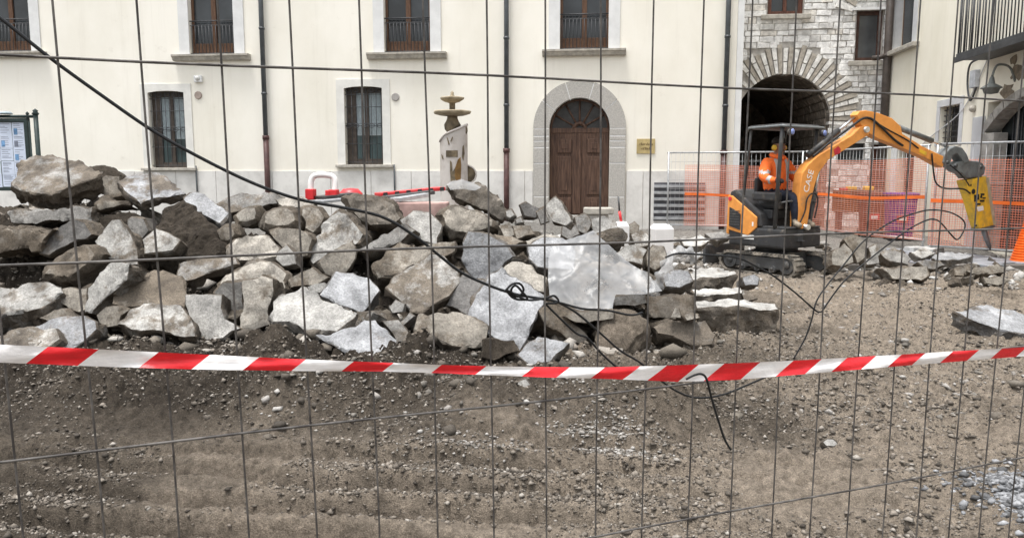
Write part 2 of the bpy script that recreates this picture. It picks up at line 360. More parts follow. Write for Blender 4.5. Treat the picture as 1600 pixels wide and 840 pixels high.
# ------------------------------------------------------------------ buildings
D = 21.0; DT = 22.3; XR = 7.93
def plaster(name, c1, c2):
    m = mat(name, c1, .9, .08, .55, .15, 14, col2=c2, lo=.3, hi=.62, stretch=(1, 1, .6), bdist=.012, detail=9)
    t = m.node_tree; L = t.links.new; b = t.nodes['Principled BSDF']; src = b.inputs['Base Color'].links[0].from_socket
    tc = nd(t, 'ShaderNodeTexCoord'); mp = nd(t, 'ShaderNodeMapping'); mp.inputs['Scale'].default_value = (3.2, 3.2, .16); L(tc.outputs['Object'], mp.inputs[0])
    n = nd(t, 'ShaderNodeTexNoise', Scale=1.6, Detail=7, Roughness=.65); L(mp.outputs[0], n.inputs['Vector'])
    r = nd(t, 'ShaderNodeMapRange'); L(n.outputs[0], r.inputs[0]); r.inputs[1].default_value = .55; r.inputs[2].default_value = .8; r.inputs[3].default_value = 0; r.inputs[4].default_value = .26
    n2 = nd(t, 'ShaderNodeTexNoise', Scale=2.1, Detail=9, Roughness=.7); L(tc.outputs['Object'], n2.inputs['Vector'])
    r2 = nd(t, 'ShaderNodeMapRange'); L(n2.outputs[0], r2.inputs[0]); r2.inputs[1].default_value = .62; r2.inputs[2].default_value = .76; r2.inputs[3].default_value = 0; r2.inputs[4].default_value = .35
    sx = nd(t, 'ShaderNodeSeparateXYZ'); L(tc.outputs['Object'], sx.inputs[0]); z = nd(t, 'ShaderNodeMapRange'); L(sx.outputs[2], z.inputs[0]); z.inputs[1].default_value = 1.4; z.inputs[2].default_value = 3.0; z.inputs[3].default_value = .45; z.inputs[4].default_value = 0
    zn = nd(t, 'ShaderNodeMath', operation='MULTIPLY'); L(z.outputs[0], zn.inputs[0]); L(n2.outputs[0], zn.inputs[1])
    a = nd(t, 'ShaderNodeMath', operation='ADD'); L(r.outputs[0], a.inputs[0]); L(r2.outputs[0], a.inputs[1]); a2 = nd(t, 'ShaderNodeMath', operation='ADD'); L(a.outputs[0], a2.inputs[0]); L(zn.outputs[0], a2.inputs[1]); a2.use_clamp = True
    mx = nd(t, 'ShaderNodeMix', data_type='RGBA'); L(a2.outputs[0], mx.inputs['Factor']); L(src, mx.inputs['A']); mx.inputs['B'].default_value = (.52, .475, .40, 1); L(mx.outputs['Result'], b.inputs['Base Color'])
    return m
PLASTER = plaster('cream_plaster', (.76, .727, .635), (.865, .835, .755))
LTRIM = mat('pale_trim', (.70, .69, .65), .85, .06, 3, .12, 30)
TRIM = mat('white_trim', (.70, .705, .70), .8, .06, 3, .12, 30)
SILL = mat('sill_stone', (.40, .375, .33), .8, .2, 8, .25, 40)
SOCLE = mat('socle_stone', (.53, .515, .49), .8, .2, 2.6, .2, 40, col2=(.69, .675, .645), lo=.33, hi=.6, detail=9)
PORTAL = mat('portal_granite', (.36, .345, .32), .8, .25, 30, .3, 60, col2=(.50, .48, .445))
WOOD = mat('old_brown_wood', (.045, .023, .016), .55, .4, 5, .4, 60, stretch=(7, 7, .5), col2=(.18, .105, .07), lo=.35, hi=.8, detail=10)
WOODW = mat('worn_window_wood', (.075, .036, .02), .55, .4, 6, .3, 60, stretch=(5, 5, .8), col2=(.2, .115, .07), lo=.35, hi=.85)
IRON = mat('wrought_iron', (.035, .037, .042), .55, .3, 20, .1, 80, spec=.5)
PIPE_D = mat('pipe_dark', (.055, .062, .068), .45, .2, 5, 0, spec=.5)
PIPE_R = mat('pipe_oxide_red', (.075, .036, .033), .5, .25, 6, .1, 50)
def glass_mat(name, col):
    m = bpy.data.materials.new(name); m.use_nodes = True; b = m.node_tree.nodes['Principled BSDF']
    t = m.node_tree; n = nd(t, 'ShaderNodeTexNoise', Scale=1.1, Detail=3); tc = nd(t, 'ShaderNodeTexCoord'); t.links.new(tc.outputs['Object'], n.inputs['Vector'])
    r = nd(t, 'ShaderNodeValToRGB'); r.color_ramp.elements[0].position = .35; r.color_ramp.elements[1].position = .7
    r.color_ramp.elements[0].color = c4([c*.5 for c in col]); r.color_ramp.elements[1].color = c4([c*1.6 for c in col]); t.links.new(n.outputs[0], r.inputs[0]); t.links.new(r.outputs[0], b.inputs['Base Color'])
    b.inputs['Roughness'].default_value = .12; b.inputs['Specular IOR Level'].default_value = .5
    MATS[name] = m; return m
GLASS = glass_mat('window_glass', (.03, .034, .038)); GLASSB = glass_mat('window_glass_teal', (.05, .075, .078))
CURTAIN = mat('lace_curtain', (.30, .35, .37), .9, .2, 12, stretch=(6, 1, 1))
SHUT = mat('roller_blind', (.07, .068, .064), .7, .2, 3)

def wall_cells(mb, us, vs, holes, place, mi=0):
    """quads of a wall in (u,v), leaving the holes open"""
    for i in range(len(us)-1):
        for j in range(len(vs)-1):
            cu, cv = (us[i]+us[i+1])/2, (vs[j]+vs[j+1])/2
            if any(h[0] < cu < h[1] and h[2] < cv < h[3] for h in holes): continue
            mb.add([place(us[i], vs[j]), place(us[i+1], vs[j]), place(us[i+1], vs[j+1]), place(us[i], vs[j+1])], [(0, 1, 2, 3)], mi)

palazzo = thing('palazzo', 'long cream plastered building with arched wooden portal and stone base', 'building', (-6, D, 0))
def fx(px, row=200): return on_y(px, row, D).x
def fz(row, px=800): return on_y(px, row, D).z
XL = -24.0; XE = fx(1147, 200)
ZT = 9.2; ZS = fz(267, 600)
upper = [(-24, 47, 82, 70), (295, 365, 86, 328), (600, 672, 83, 636), (875, 951, 78, 913)]
lower = [(234, 290, 142, 262), (539, 598, 135, 257)]
UP_H = 2.5
holes = []
upW = []
for (a, b_, bot, c) in upper:
    x0, x1 = fx(a, 40), fx(b_, 40); z0 = fz(bot, (a+b_)/2); upW.append((x0, x1, z0, z0+UP_H)); holes.append(upW[-1])
loW = []
for (a, b_, top, bot) in lower:
    x0, x1 = fx(a, 200), fx(b_, 200); z0 = fz(bot, (a+b_)/2); z1 = fz(top, (a+b_)/2); loW.append((x0, x1, z0, z1)); holes.append(loW[-1])
dx0, dx1 = fx(858, 250), fx(952, 250); dr = (dx1-dx0)/2; dcx = (dx0+dx1)/2; dtop = fz(153, 905); dspr = dtop - dr*1.0
DZ0 = fz(336, 905)
holes.append((dx0, dx1, DZ0, dtop))
us = sorted(set([XL, XE] + [h[0] for h in holes] + [h[1] for h in holes])); vs = sorted(set([-.1, ZT] + [h[2] for h in holes] + [h[3] for h in holes]))
mb = MB(); wall_cells(mb, us, vs, holes, lambda u, v: V((u, D, v)))
for (x0, x1, z0, z1) in holes:     # reveals
    dp = .28
    for (p, q) in (((x0, z0), (x0, z1)), ((x0, z1), (x1, z1)), ((x1, z1), (x1, z0)), ((x1, z0), (x0, z0))):
        mb.add([(p[0], D, p[1]), (q[0], D, q[1]), (q[0], D+dp, q[1]), (p[0], D+dp, p[1])], [(0, 1, 2, 3)])
mb.add([(XE, D, -.1), (XE, D+5, -.1), (XE, D+5, ZT), (XE, D, ZT)], [(0, 1, 2, 3)])
mb.add([(XL, D, ZT), (XE, D, ZT), (XE, D+5, ZT), (XL, D+5, ZT)], [(0, 1, 2, 3)])
mb.build('wall', PLASTER, palazzo)
# white corner strip
b = MB(); b.box((XE+.003, D-.03, 0), (XE+.16, D+.3, ZT)); b.build('corner_pilaster', TRIM, palazzo)
# socle slabs
x = XL
while x < XE - .2:
    wdt = random.uniform(1.0, 1.7); x1 = min(x + wdt, XE)
    if not (x1 > fx(833, 250) and x < fx(979, 250)):
        b = MB(); b.box((x+.006, D-.035 - random.uniform(0, .006), -.1), (x1-.006, D-.004, ZS + random.uniform(-.008, .008))); b.build('socle_slab', SOCLE, palazzo, bevel=.005)
    else:
        for (a_, c_) in ((x, min(x1, fx(833, 250))), (max(x, fx(979, 250)), x1)):
            if c_ - a_ > .08:
                b = MB(); b.box((a_+.006, D-.036, -.1), (c_-.006, D-.004, ZS)); b.build('socle_slab', SOCLE, palazzo, bevel=.005)
    x = x1
# upper french windows
for wi, (x0, x1, z0, z1) in enumerate(upW):
    b = MB(); y = D + .2
    for (a_, c_) in ((x0, x0+.07), (x1-.07, x1)): b.box((a_, y-.03, z0), (c_, y+.06, z1))
    xm = (x0+x1)/2; b.box((xm-.065, y-.035, z0), (xm+.065, y+.055, z1))
    b.box((x0+.07, y-.03, z1-.08), (x1-.07, y+.05, z1))
    fr = b.build('window', WOODW, palazzo, bevel=.006)
    for (a_, c_) in ((x0+.07, xm-.065), (xm+.065, x1-.07)):
        q = MB(); q.box((a_, y-.015, z0), (c_, y+.04, z0+.34)); q.box((a_+.07, y-.03, z0+.09), (c_-.07, y-.016, z0+.26)); q.build('lower_panel', WOODW, fr, bevel=.006)
        q = MB(); q.box((a_, y+.012, z0+.342), (c_, y+.022, z1-.082)); q.build('pane', GLASS, fr)
        if wi == 1 and a_ == x0+.07:
            q = MB()
            for k in range(5): q.box((a_+.1+k*.04, y+.03, z0+.35), (a_+.13+k*.04, y+.05, z1-.1))
            q.build('curtain', CURTAIN, fr)
    # iron rail
    q = MB(); rz = z0 + .93; ry = D + .05
    for zz, rr in ((rz, .016), (rz-.12, .010), (z0+.05, .012)): q.tube([(x0-.04, ry, zz), (x1+.04, ry, zz)], rr, 6)
    for k in range(13):
        xx = lerp(x0+.05, x1-.05, k/12); q.tube([(xx, ry, z0+.03), (xx, ry, rz-.12)], .010, 6)
    for k in range(7):
        cx = lerp(x0+.1, x1-.1, k/6); q.tube([(cx+.05*math.cos(t), ry, rz-.06+.05*math.sin(t)) for t in np.linspace(0, 6.283, 9)], .006, 4)
    q.build('iron_railing', IRON, fr)
    # surround and sill
    q = MB(); sw = .30
    q.box((x0-sw, D-.03, z0), (x0, D-.002, z1)); q.box((x1, D-.03, z0), (x1+sw, D-.002, z1)); q.box((x0-sw, D-.031, z1), (x1+sw, D-.003, z1+.3))
    q.build('surround', TRIM, fr, bevel=.006)
    q = MB(); a_, c_ = x0-.46, x1+.46
    prof = [(D-.004, z0-.002), (D-.21, z0-.002), (D-.21, z0-.05), (D-.17, z0-.075), (D-.13, z0-.15), (D-.10, z0-.165), (D-.004, z0-.165)]
    q.prism([(a_, y_, z_) for (y_, z_) in prof], (c_-a_, 0, 0)); q.build('sill', SILL, fr)
# lower barred windows
for (x0, x1, z0, z1) in loW:
    y = D + .2; b = MB(); xm = (x0+x1)/2+.04
    b.box((x0, y-.02, z0), (x0+.2, y+.02, z1)); b.box((x1-.07, y-.03, z0), (x1, y+.06, z1)); b.box((xm-.06, y-.03, z0), (xm+.06, y+.05, z1))
    b.box((x0+.2, y-.03, z0), (x0+.27, y+.06, z1)); b.box((x0+.2, y-.029, z1-.16), (x1, y+.05, z1)); b.box((x0+.2, y-.028, z0), (x1, y+.05, z0+.16))
    fr = b.build('window', mat('grey_brown_frame', (.075, .06, .05), .6, .25, 6, .2, 50), palazzo, bevel=.006)
    for (a_, c_) in ((x0+.27, xm-.06), (xm+.06, x1-.07)):
        q = MB(); zm = lerp(z0, z1, .38)
        q.box((a_, y+.012, z0+.16), (c_, y+.022, zm)); q.build('pane', GLASSB, fr)
        q = MB(); q.box((a_, y+.014, zm+.004), (c_, y+.024, z1-.16)); q.build('curtained_pane', CURTAIN, fr)
    q = MB(); ry = D + .06
    n = 8
    for k in range(n):
        xx = lerp(x0+.05, x1-.05, k/(n-1)); q.tube([(xx, ry, z0+.02), (xx, ry, z1-.02)], .009, 6)
    for t in (.03, .27, .5, .53, .74, .9): q.tube([(x0, ry-.008, lerp(z0, z1, t)), (x1, ry-.008, lerp(z0, z1, t))], .009, 6)
    for row_t in (.95, .5):
        for k in range(5):
            cx = lerp(x0+.1, x1-.1, k/4); zc = lerp(z0, z1, row_t)
            q.tube([(cx+.075*math.cos(t), ry-.02, zc+.05*math.sin(t)) for t in np.linspace(0, 6.283, 11)], .009, 4)
    q.build('iron_grille', IRON, fr)
    q = MB(); sw = .22
    q.box((x0-sw, D-.026, z0), (x0, D-.002, z1)); q.box((x1, D-.026, z0), (x1+sw, D-.002, z1))
    arc = [(lerp(x0, x1, t), z1 + (.05*(1-(2*t-1)**2)) - .05) for t in np.linspace(0, 1, 9)]
    q.prism([(x0-sw, D-.027, z1-.0), (x0-sw, D-.027, z1+.19), (x1+sw, D-.027, z1+.19), (x1+sw, D-.027, z1)] + [(u, D-.027, v) for (u, v) in reversed(arc)], (0, .025, 0))
    q.build('surround', LTRIM, fr)
    q = MB(); q.box((x0-.26, D-.14, z0-.085), (x1+.3, D-.003, z0-.002)); q.build('sill', SILL, fr, bevel=.015)
# portal: jamb blocks and voussoirs
po = (fx(978, 250)-fx(834, 250))/2; pcx = dcx
pa = MB(); pa.box((dx0-.02, D-.01, DZ0-.3), (dx1+.02, D+.5, DZ0)); pa.build('door_step', PORTAL, palazzo, bevel=.02)
nv = 5; ro = po; zsp = dspr
for k in range(nv):
    t0 = math.pi*k/nv + .011; t1 = math.pi*(k+1)/nv - .011
    out = [(pcx+ro*math.cos(t), zsp+ro*1.02*math.sin(t)) for t in np.linspace(t0, t1, 9)]; inn = [(pcx+dr*math.cos(t), zsp+dr*math.sin(t)) for t in np.linspace(t1, t0, 9)]
    b = MB(); b.prism([(u, D-.07 - .004*(k % 2), v) for (u, v) in out+inn], (0, .34, 0)); b.build('voussoir', PORTAL, palazzo)
hs = [0, .16, .34, .62, 1.1, 1.9]
zz = zsp
for i, hgt in enumerate((.20, .13, .17, .42, .9, 1.2)):
    zb = max(zz - hgt, -.05)
    for (a_, c_) in ((pcx-ro, dx0-.004), (dx1+.004, pcx+ro)):
        b = MB(); b.box((a_, D-.07-.003*(i % 2), zb+.012), (c_, D+.27, zz-.012)); b.build('jamb_block', PORTAL, palazzo, bevel=.012)
    zz = zb
mb = MB()   # pale mortar behind the joints
mb.box((pcx-ro+.02, D-.064, -.05), (dx0-.01, D-.003, zsp)); mb.box((dx1+.01, D-.064, -.05), (pcx+ro-.02, D-.003, zsp))
out = [(pcx+(ro-.02)*math.cos(t), zsp+(ro-.02)*math.sin(t)) for t in np.linspace(0, math.pi, 31)]; inn = [(pcx+(dr+.01)*math.cos(t), zsp+(dr+.01)*math.sin(t)) for t in np.linspace(math.pi, 0, 31)]
mb.prism([(u, D-.065, v) for (u, v) in out+inn], (0, .06, 0)); mb.build('mortar', TRIM, palazzo)
# door
yd = D + .24
b = MB(); b.box((dx0, yd, DZ0), (dx1, yd+.06, zsp-.02)); door = b.build('door', WOOD, palazzo)
b = MB(); b.prism([(pcx+dr*math.cos(t), yd+.02, zsp+dr*math.sin(t)) for t in np.linspace(0, math.pi, 25)], (0, .05, 0)); b.build('fanlight_glass', mat('fan_glass', (.045, .043, .042), .35, .3, 4), door)
b = MB(); b.box((dx0, yd-.05, zsp-.11), (dx1, yd-.002, zsp+.03)); b.build('transom', WOOD, door, bevel=.015)
b = MB()
for t in np.linspace(0, math.pi, 7)[1:-1]:
    b.tube([(pcx+.1*math.cos(t), yd, zsp+.1*math.sin(t)), (pcx+dr*.98*math.cos(t), yd, zsp+dr*.98*math.sin(t))], .028, 6)
b.tube([(pcx+(dr-.03)*math.cos(t), yd, zsp+(dr-.03)*math.sin(t)) for t in np.linspace(0, math.pi, 21)], .035, 6)
b.tube([(pcx+.16*math.cos(t), yd-.01, zsp+.16*math.sin(t)) for t in np.linspace(0, math.pi, 11)], .05, 6)
b.build('fanlight_spoke', WOOD, door)
hd = zsp - .11 - DZ0
for sgn in (-1, 1):
    a_, c_ = (dx0+.02, pcx-.012) if sgn < 0 else (pcx+.012, dx1-.02)
    q = MB(); q.box((a_, yd-.035, DZ0+.02), (c_, yd-.003, zsp-.112)); leaf = q.build('door_leaf', WOOD, door, bevel=.006)
    pw0, pw1 = a_+.2, c_-.2
    for (f0, f1) in ((.76, .93), (.25, .72), (.03, .21)):
        q = MB(); za, zb = DZ0+hd*f0, DZ0+hd*f1
        for (ins, yy) in ((0, .075), (.05, .05), (.1, .085)):
            q.box((pw0+ins, yd-yy-.001*ins, za+ins), (pw1-ins, yd-.036, zb-ins))
        q.build('panel', WOOD, door, bevel=.014)
q = MB(); q.box((pcx-.05, yd-.075, DZ0+.02), (pcx+.05, yd-.037, zsp-.115)); q.build('meeting_stile', WOOD, door, bevel=.015)
# downpipes
def pipe(pxs, bottom_row, split_row):
    p0 = on_y(pxs[0], 0, D); xx = p0.x*.5 + on_y(pxs[1], 250, D).x*.5; y = D - .11
    zsplit = fz(split_row, pxs[0]); 
    b = MB(); b.tube([(xx, y, zsplit), (xx, y, ZT)], .065, 10)
    o = b.build('downpipe', PIPE_D, palazzo)
    q = MB(); q.tube([(xx, y, .05), (xx, y, zsplit+.01)], .075, 10); q.tube([(xx, y, zsplit-.06), (xx, y, zsplit+.05)], .092, 10); q.build('cast_shoe', PIPE_R, o)
    for z_ in np.arange(zsplit+1.2, ZT, 1.75):
        q = MB(); q.tube([(xx, y, z_-.03), (xx, y, z_+.03)], .08, 10); q.box((xx-.02, y, z_-.02), (xx+.02, D-.002, z_+.02)); q.build('bracket', PIPE_D, o)
pipe((410, 419), 300, 215); pipe((791, 793), 300, 235); pipe((1137, 1130), 340, 238)
# small fittings on the wall
def disc(px, row, r, m, name, dep=.03):
    c = on_y(px, row, D); b = MB(); b.lathe([(r, 0), (r, dep*.6), (r*.85, dep)], 20, (c.x, D-.003, c.z), axis=(0, -1, 0)); return b.build(name, m, palazzo)
disc(310, 149, .11, mat('rusty_cover', (.33, .27, .235), .8), 'round_cover'); disc(618, 152, .11, mat('grey_cover', (.36, .34, .32), .8), 'round_cover')
c = on_y(311, 124, D); b = MB(); b.box((c.x-.12, D-.09, c.z-.09), (c.x+.12, D-.003, c.z+.10)); wl = b.build('wall_lamp', TRIM, palazzo, bevel=.03)
b = MB(); b.lathe([(.07, 0), (.065, .03), (.03, .05), (0.001, .055)], 16, (c.x, D-.091, c.z+.02), axis=(0, -1, 0)); b.build('lens', mat('lamp_lens', (.62, .62, .6), .3), wl)
for (pxa, r0, r1) in ((308, 259, 297), (617, 257, 297)):
    a_ = on_y(pxa, r0, D); c_ = on_y(pxa+1, r1+30, D); b = MB(); b.tube([(a_.x, D-.07, a_.z), (a_.x, D-.07, c_.z)], .022, 8); b.build('cable_conduit', PIPE_D, palazzo)
# brass plaque with two worn lines
a_ = on_y(995, 217, D); c_ = on_y(1023, 240, D)
b = MB(); b.box((a_.x, D-.025, c_.z), (c_.x, D-.003, a_.z)); pl = b.build('plaque', mat('brass_plaque', (.46, .36, .17), .5, .2, 4), palazzo, bevel=.004)
b = MB()
def scribble(x0, x1, z, h):
    xx = x0
    while xx < x1:
        w_ = random.uniform(.015, .03); hh = random.choice((h, h*.6, h*.6, h*.8)); b.box((xx, D-.029, z), (xx+w_*.45, D-.026, z+hh)); b.box((xx+w_*.45, D-.029, z+random.choice((0, hh*.8))), (xx+w_, D-.026, z+hh*.35 + hh*.6)); xx += w_ + .012
wpl = c_.x - a_.x; hpl = a_.z - c_.z
scribble(a_.x+wpl*.16, a_.x+wpl*.86, c_.z+hpl*.56, .07); scribble(a_.x+wpl*.24, a_.x+wpl*.74, c_.z+hpl*.26, .07)
b.build('engraved_lines', mat('engraving', (.13, .09, .04), .7), pl)
# louvred vent near the corner
a_ = on_y(1022, 285, D); c_ = on_y(1100, 345, D)
b = MB(); b.box((a_.x, D-.05, c_.z), (c_.x, D-.037, a_.z)); lv = b.build('wall_vent', mat('vent_dark', (.10, .10, .11), .8), palazzo)
for k in range(6):
    zz = lerp(c_.z, a_.z, (k+.5)/6); q = MB(); q.box((a_.x, D-.11, zz-.055), (c_.x, D-.051, zz+.02), 0, None); q.build('louvre', mat('vent_grey', (.33, .34, .35), .6), lv, bevel=.008)

# ------------------------------------------------------------------ stone gatehouse with vaulted passage
gate = thing('stone_gatehouse', 'old white and grey masonry gatehouse with deep dark vaulted archway', 'building', (6.2, DT, 0))
def tx(px, row=100): return on_y(px, row, DT).x
def tz(row, px=1230): return on_y(px, row, DT).z
GX0, GX1 = XE+.165, XR+.3
acx = tx(1224, 150); ar = (tx(1297, 170) - tx(1151, 170))/2; atop = tz(116, 1228); asp = atop - ar
aro = ar + (tz(71, 1228) - atop)
wu = (tx(1199, 10), tx(1255, 10), tz(24, 1228), tz(24, 1228)+1.5)
wr = (tx(1336, 60), tx(1378, 60), tz(96, 1356), tz(17, 1356))
wl2 = (tx(1308, 235), tx(1350, 235), tz(250, 1330), tz(224, 1330))
dr2 = (tx(1360, 240), tx(1381, 240), .2, tz(226, 1370))
gh = [wu, wr, wl2, dr2]
MORT = mat('gate_mortar', (.42, .40, .37), .9, .25, 6, .3, 40)
mb = MB()
ghx = gh + [(acx-ar, acx+ar, -.1, asp)]
us = sorted(set([GX0, GX1, acx-ar, acx+ar] + [h[0] for h in gh] + [h[1] for h in gh])); vs = sorted(set([-.1, 8.6, asp] + [h[2] for h in gh] + [h[3] for h in gh]))
zcap = aro + asp + .05
us2 = sorted(set(us)); vs2 = sorted(set(vs + [atop+.02]))
wall_cells(mb, us2, vs2, ghx + [(acx-ar, acx+ar, asp, atop+.02)], lambda u, v: V((u, DT, v)))
# spandrel between the arch and its square
N = 24
for k in range(N):
    t0, t1 = math.pi*k/N, math.pi*(k+1)/N
    p0 = (acx+ar*math.cos(t0), asp+ar*math.sin(t0)); p1 = (acx+ar*math.cos(t1), asp+ar*math.sin(t1))
    mb.add([(p0[0], DT, p0[1]), (p0[0], DT, atop+.02), (p1[0], DT, atop+.02), (p1[0], DT, p1[1])], [(0, 1, 2, 3)])
for (x0, x1, z0, z1) in gh:
    for (p, q) in (((x0, z0), (x0, z1)), ((x0, z1), (x1, z1)), ((x1, z1), (x1, z0)), ((x1, z0), (x0, z0))):
        mb.add([(p[0], DT-.05, p[1]), (q[0], DT-.05, q[1]), (q[0], DT+.25, q[1]), (p[0], DT+.25, p[1])], [(0, 1, 2, 3)])
gw = mb.build('wall', MORT, gate)
# vault
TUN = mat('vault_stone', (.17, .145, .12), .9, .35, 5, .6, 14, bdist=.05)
mb = MB(); prof = [(acx-ar, -.1)] + [(acx+ar*math.cos(t), asp+ar*math.sin(t)) for t in np.linspace(math.pi, 0, 25)] + [(acx+ar, -.1)]
L_ = 7.5
for i in range(len(prof)-1):
    (a0, z0), (a1, z1) = prof[i], prof[i+1]
    mb.add([(a0, DT, z0), (a1, DT, z1), (a1, DT+L_, z1), (a0, DT+L_, z0)], [(0, 1, 2, 3)], 0)
mb.prism([(u, DT+L_, v) for (u, v) in prof], (0, .1, 0)); mb.add([(acx-ar, DT, -.02), (acx+ar, DT, -.02), (acx+ar, DT+L_, -.02), (acx-ar, DT+L_, -.02)], [(0, 1, 2, 3)])
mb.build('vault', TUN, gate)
b = MB(); b.box((acx-ar+.3, DT+L_-.09, 0), (acx-.3, DT+L_-.02, 2.6)); b.build('inner_door', mat('dark_red_door', (.16, .05, .035), .7), gate)
# right-hand inner face of the vault: rough courses of stones
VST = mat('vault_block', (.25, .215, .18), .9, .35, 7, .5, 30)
zz = .3
while zz < asp + ar*.75:
    h_ = random.uniform(.18, .26); yy = DT + .25
    while yy < DT + 3.6:
        l_ = random.uniform(.3, .6)
        zc_ = zz + h_/2; xx = acx + (ar if zc_ < asp else math.sqrt(max(.01, ar*ar-(zc_-asp)**2)))
        tilt = 0 if zc_ < asp else math.asin(min(.99, (zc_-asp)/ar))
        b = MB(); m_ = Matrix.Translation((xx, yy+l_/2, zc_)) @ Matrix.Rotation(-tilt, 4, 'Y')
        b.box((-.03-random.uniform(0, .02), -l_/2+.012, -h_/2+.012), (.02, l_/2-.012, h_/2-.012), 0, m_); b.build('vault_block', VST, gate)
        yy += l_
    zz += h_
# voussoirs
VL = mat('voussoir_light', (.74, .73, .70), .85, .2, 9, .35, 50); VD = mat('voussoir_dark', (.40, .365, .315), .9, .25, 9, .4, 50)
nv = 41
for k in range(nv):
    t0 = -.10 + (math.pi+.2)*k/nv; t1 = -.10 + (math.pi+.2)*(k+1)/nv
    gap = .010
    lo_ = ar + random.uniform(-.01, .03); hi_ = aro + random.uniform(-.12, .04)
    segs = [(lo_, hi_)] if k % 2 else ([(lo_, lerp(lo_, hi_, sp_-.02)), (lerp(lo_, hi_, sp_+.02), hi_)] if (sp_ := random.uniform(.4, .7)) else [])
    for (ra, rb) in segs:
        if acx + rb*math.cos((t0+t1)/2) < GX0+.1: continue
        b = MB(); pts = [(acx+ra*math.cos(t0+gap), asp+ra*math.sin(t0+gap)), (acx+rb*math.cos(t0+gap), asp+rb*math.sin(t0+gap)), (acx+rb*math.cos(t1-gap), asp+rb*math.sin(t1-gap)), (acx+ra*math.cos(t1-gap), asp+ra*math.sin(t1-gap))]
        b.prism([(u, DT-random.uniform(.045, .06) if False else DT-.05-.012*(k % 3), v) for (u, v) in pts], (0, .35, 0)); b.build('voussoir', VL if k % 2 == 0 else VD, gate)
# ashlar courses
STL = [mat('ashlar_%s' % n_, c_, .9, .2, 9, .6, 26, bdist=.04) for n_, c_ in (('white', (.82, .815, .80)), ('pale', (.74, .735, .715)), ('grey', (.58, .57, .55)), ('warm', (.70, .67, .62)))]
low = MB(); cnt = 0
zz = .02
while zz < 8.5:
    h_ = random.uniform(.125, .19); xx = GX0 + .01
    while xx < GX1:
        l_ = random.uniform(.17, .44); x1 = min(xx+l_, GX1)
        cx, cz = (xx+x1)/2, zz+h_/2
        rr = math.hypot(cx-acx, cz-asp)
        blocked = (rr < aro + .02 and cz > asp-.1) or (abs(cx-acx) < ar+.3 and cz <= asp-.1 and abs(cx-acx) < ar+.12)
        if not blocked:
            pieces = [(xx, x1)]
            for h in gh:
                if zz+h_*.8 > h[2]-.04 and zz+h_*.2 < h[3]+.04:
                    np_ = []
                    for (a0, a1) in pieces:
                        if a1 <= h[0] or a0 >= h[1]: np_.append((a0, a1)); continue
                        if a0 < h[0]-.05: np_.append((a0, h[0]-.005))
                        if a1 > h[1]+.05: np_.append((h[1]+.005, a1))
                    pieces = np_
            for (a0, a1) in pieces:
                if a1-a0 < .06: continue
                g_ = random.uniform(.004, .014); pr = random.uniform(.012, .045)
                jit = [random.uniform(-.012, .012) for _ in range(8)]
                vs_ = [(a0+g_+jit[0], zz+g_+jit[1]), (a1-g_+jit[2], zz+g_+jit[3]), (a1-g_+jit[4], zz+h_-g_+jit[5]), (a0+g_+jit[6], zz+h_-g_+jit[7])]
                tgt = low if (cz < 3.1 or a0 > XR-.05 or cz > 7.2 or cnt >= 300) else MB()
                f_ = [(lerp(u, (a0+a1)/2, .1), lerp(v, cz, .12)) for (u, v) in vs_]
                pts = [V((u, DT+.02, v)) for (u, v) in vs_] + [V((u, DT-pr*.6, v)) for (u, v) in vs_] + [V((u, DT-pr, v)) for (u, v) in f_]
                tgt.add(pts, [(0, 1, 5, 4), (1, 2, 6, 5), (2, 3, 7, 6), (3, 0, 4, 7), (4, 5, 9, 8), (5, 6, 10, 9), (6, 7, 11, 10), (7, 4, 8, 11), (8, 9, 10, 11)], 0)
                if tgt is not low: tgt.build('stone', random.choices(STL, (5, 3, 1.2, 1))[0], gate); cnt += 1
        xx = x1
    zz += h_
tag(low.build('stones_beyond', STL[1], gate), kind='stuff')
# gatehouse windows
def simple_window(h, name, m, parent, y, panes=1, sill=True, glass=GLASS, sw=.08):
    x0, x1, z0, z1 = h; b = MB()
    b.box((x0, y, z0), (x0+sw, y+.08, z1)); b.box((x1-sw, y, z0), (x1, y+.08, z1)); b.box((x0+sw, y+.001, z0), (x1-sw, y+.08, z0+sw)); b.box((x0+sw, y+.001, z1-sw), (x1-sw, y+.08, z1))
    if panes == 2: b.box(((x0+x1)/2-.05, y-.004, z0+sw), ((x0+x1)/2+.05, y+.08, z1-sw))
    fr = b.build(name, m, parent, bevel=.006)
    q = MB(); q.box((x0+sw, y+.04, z0+sw), (x1-sw, y+.05, z1-sw)); q.build('pane', glass, fr)
    if sill:
        q = MB(); q.box((x0-.18, DT-.2, z0-.13), (x1+.18, DT-.065, z0-.003)); q.build('sill', SILL, fr, bevel=.02)
    return fr
RWOOD = mat('red_brown_wood', (.10, .04, .025), .55, .35, 8, .3, 50, stretch=(4, 4, 1))
f_ = simple_window(wu, 'window', RWOOD, gate, DT+.06, 2, sw=.12)
f_ = simple_window(wr, 'window', mat('dark_window_wood', (.07, .035, .025), .55, .3, 8), gate, DT+.06, 1, sw=.11, glass=glass_mat('smoky_glass', (.075, .08, .085)))
q = MB(); q.box((wr[0]-.12, DT-.12, wr[3]+.002), (wr[1]+.12, DT-.06, wr[3]+.07)); q.build('lintel', TRIM, f_)
simple_window(wl2, 'window', mat('black_frame', (.03, .03, .03), .6), gate, DT+.06, 1, sill=False)
b = MB(); b.box((dr2[0], DT+.08, dr2[2]), (dr2[1], DT+.14, dr2[3])); b.build('door', RWOOD, gate)
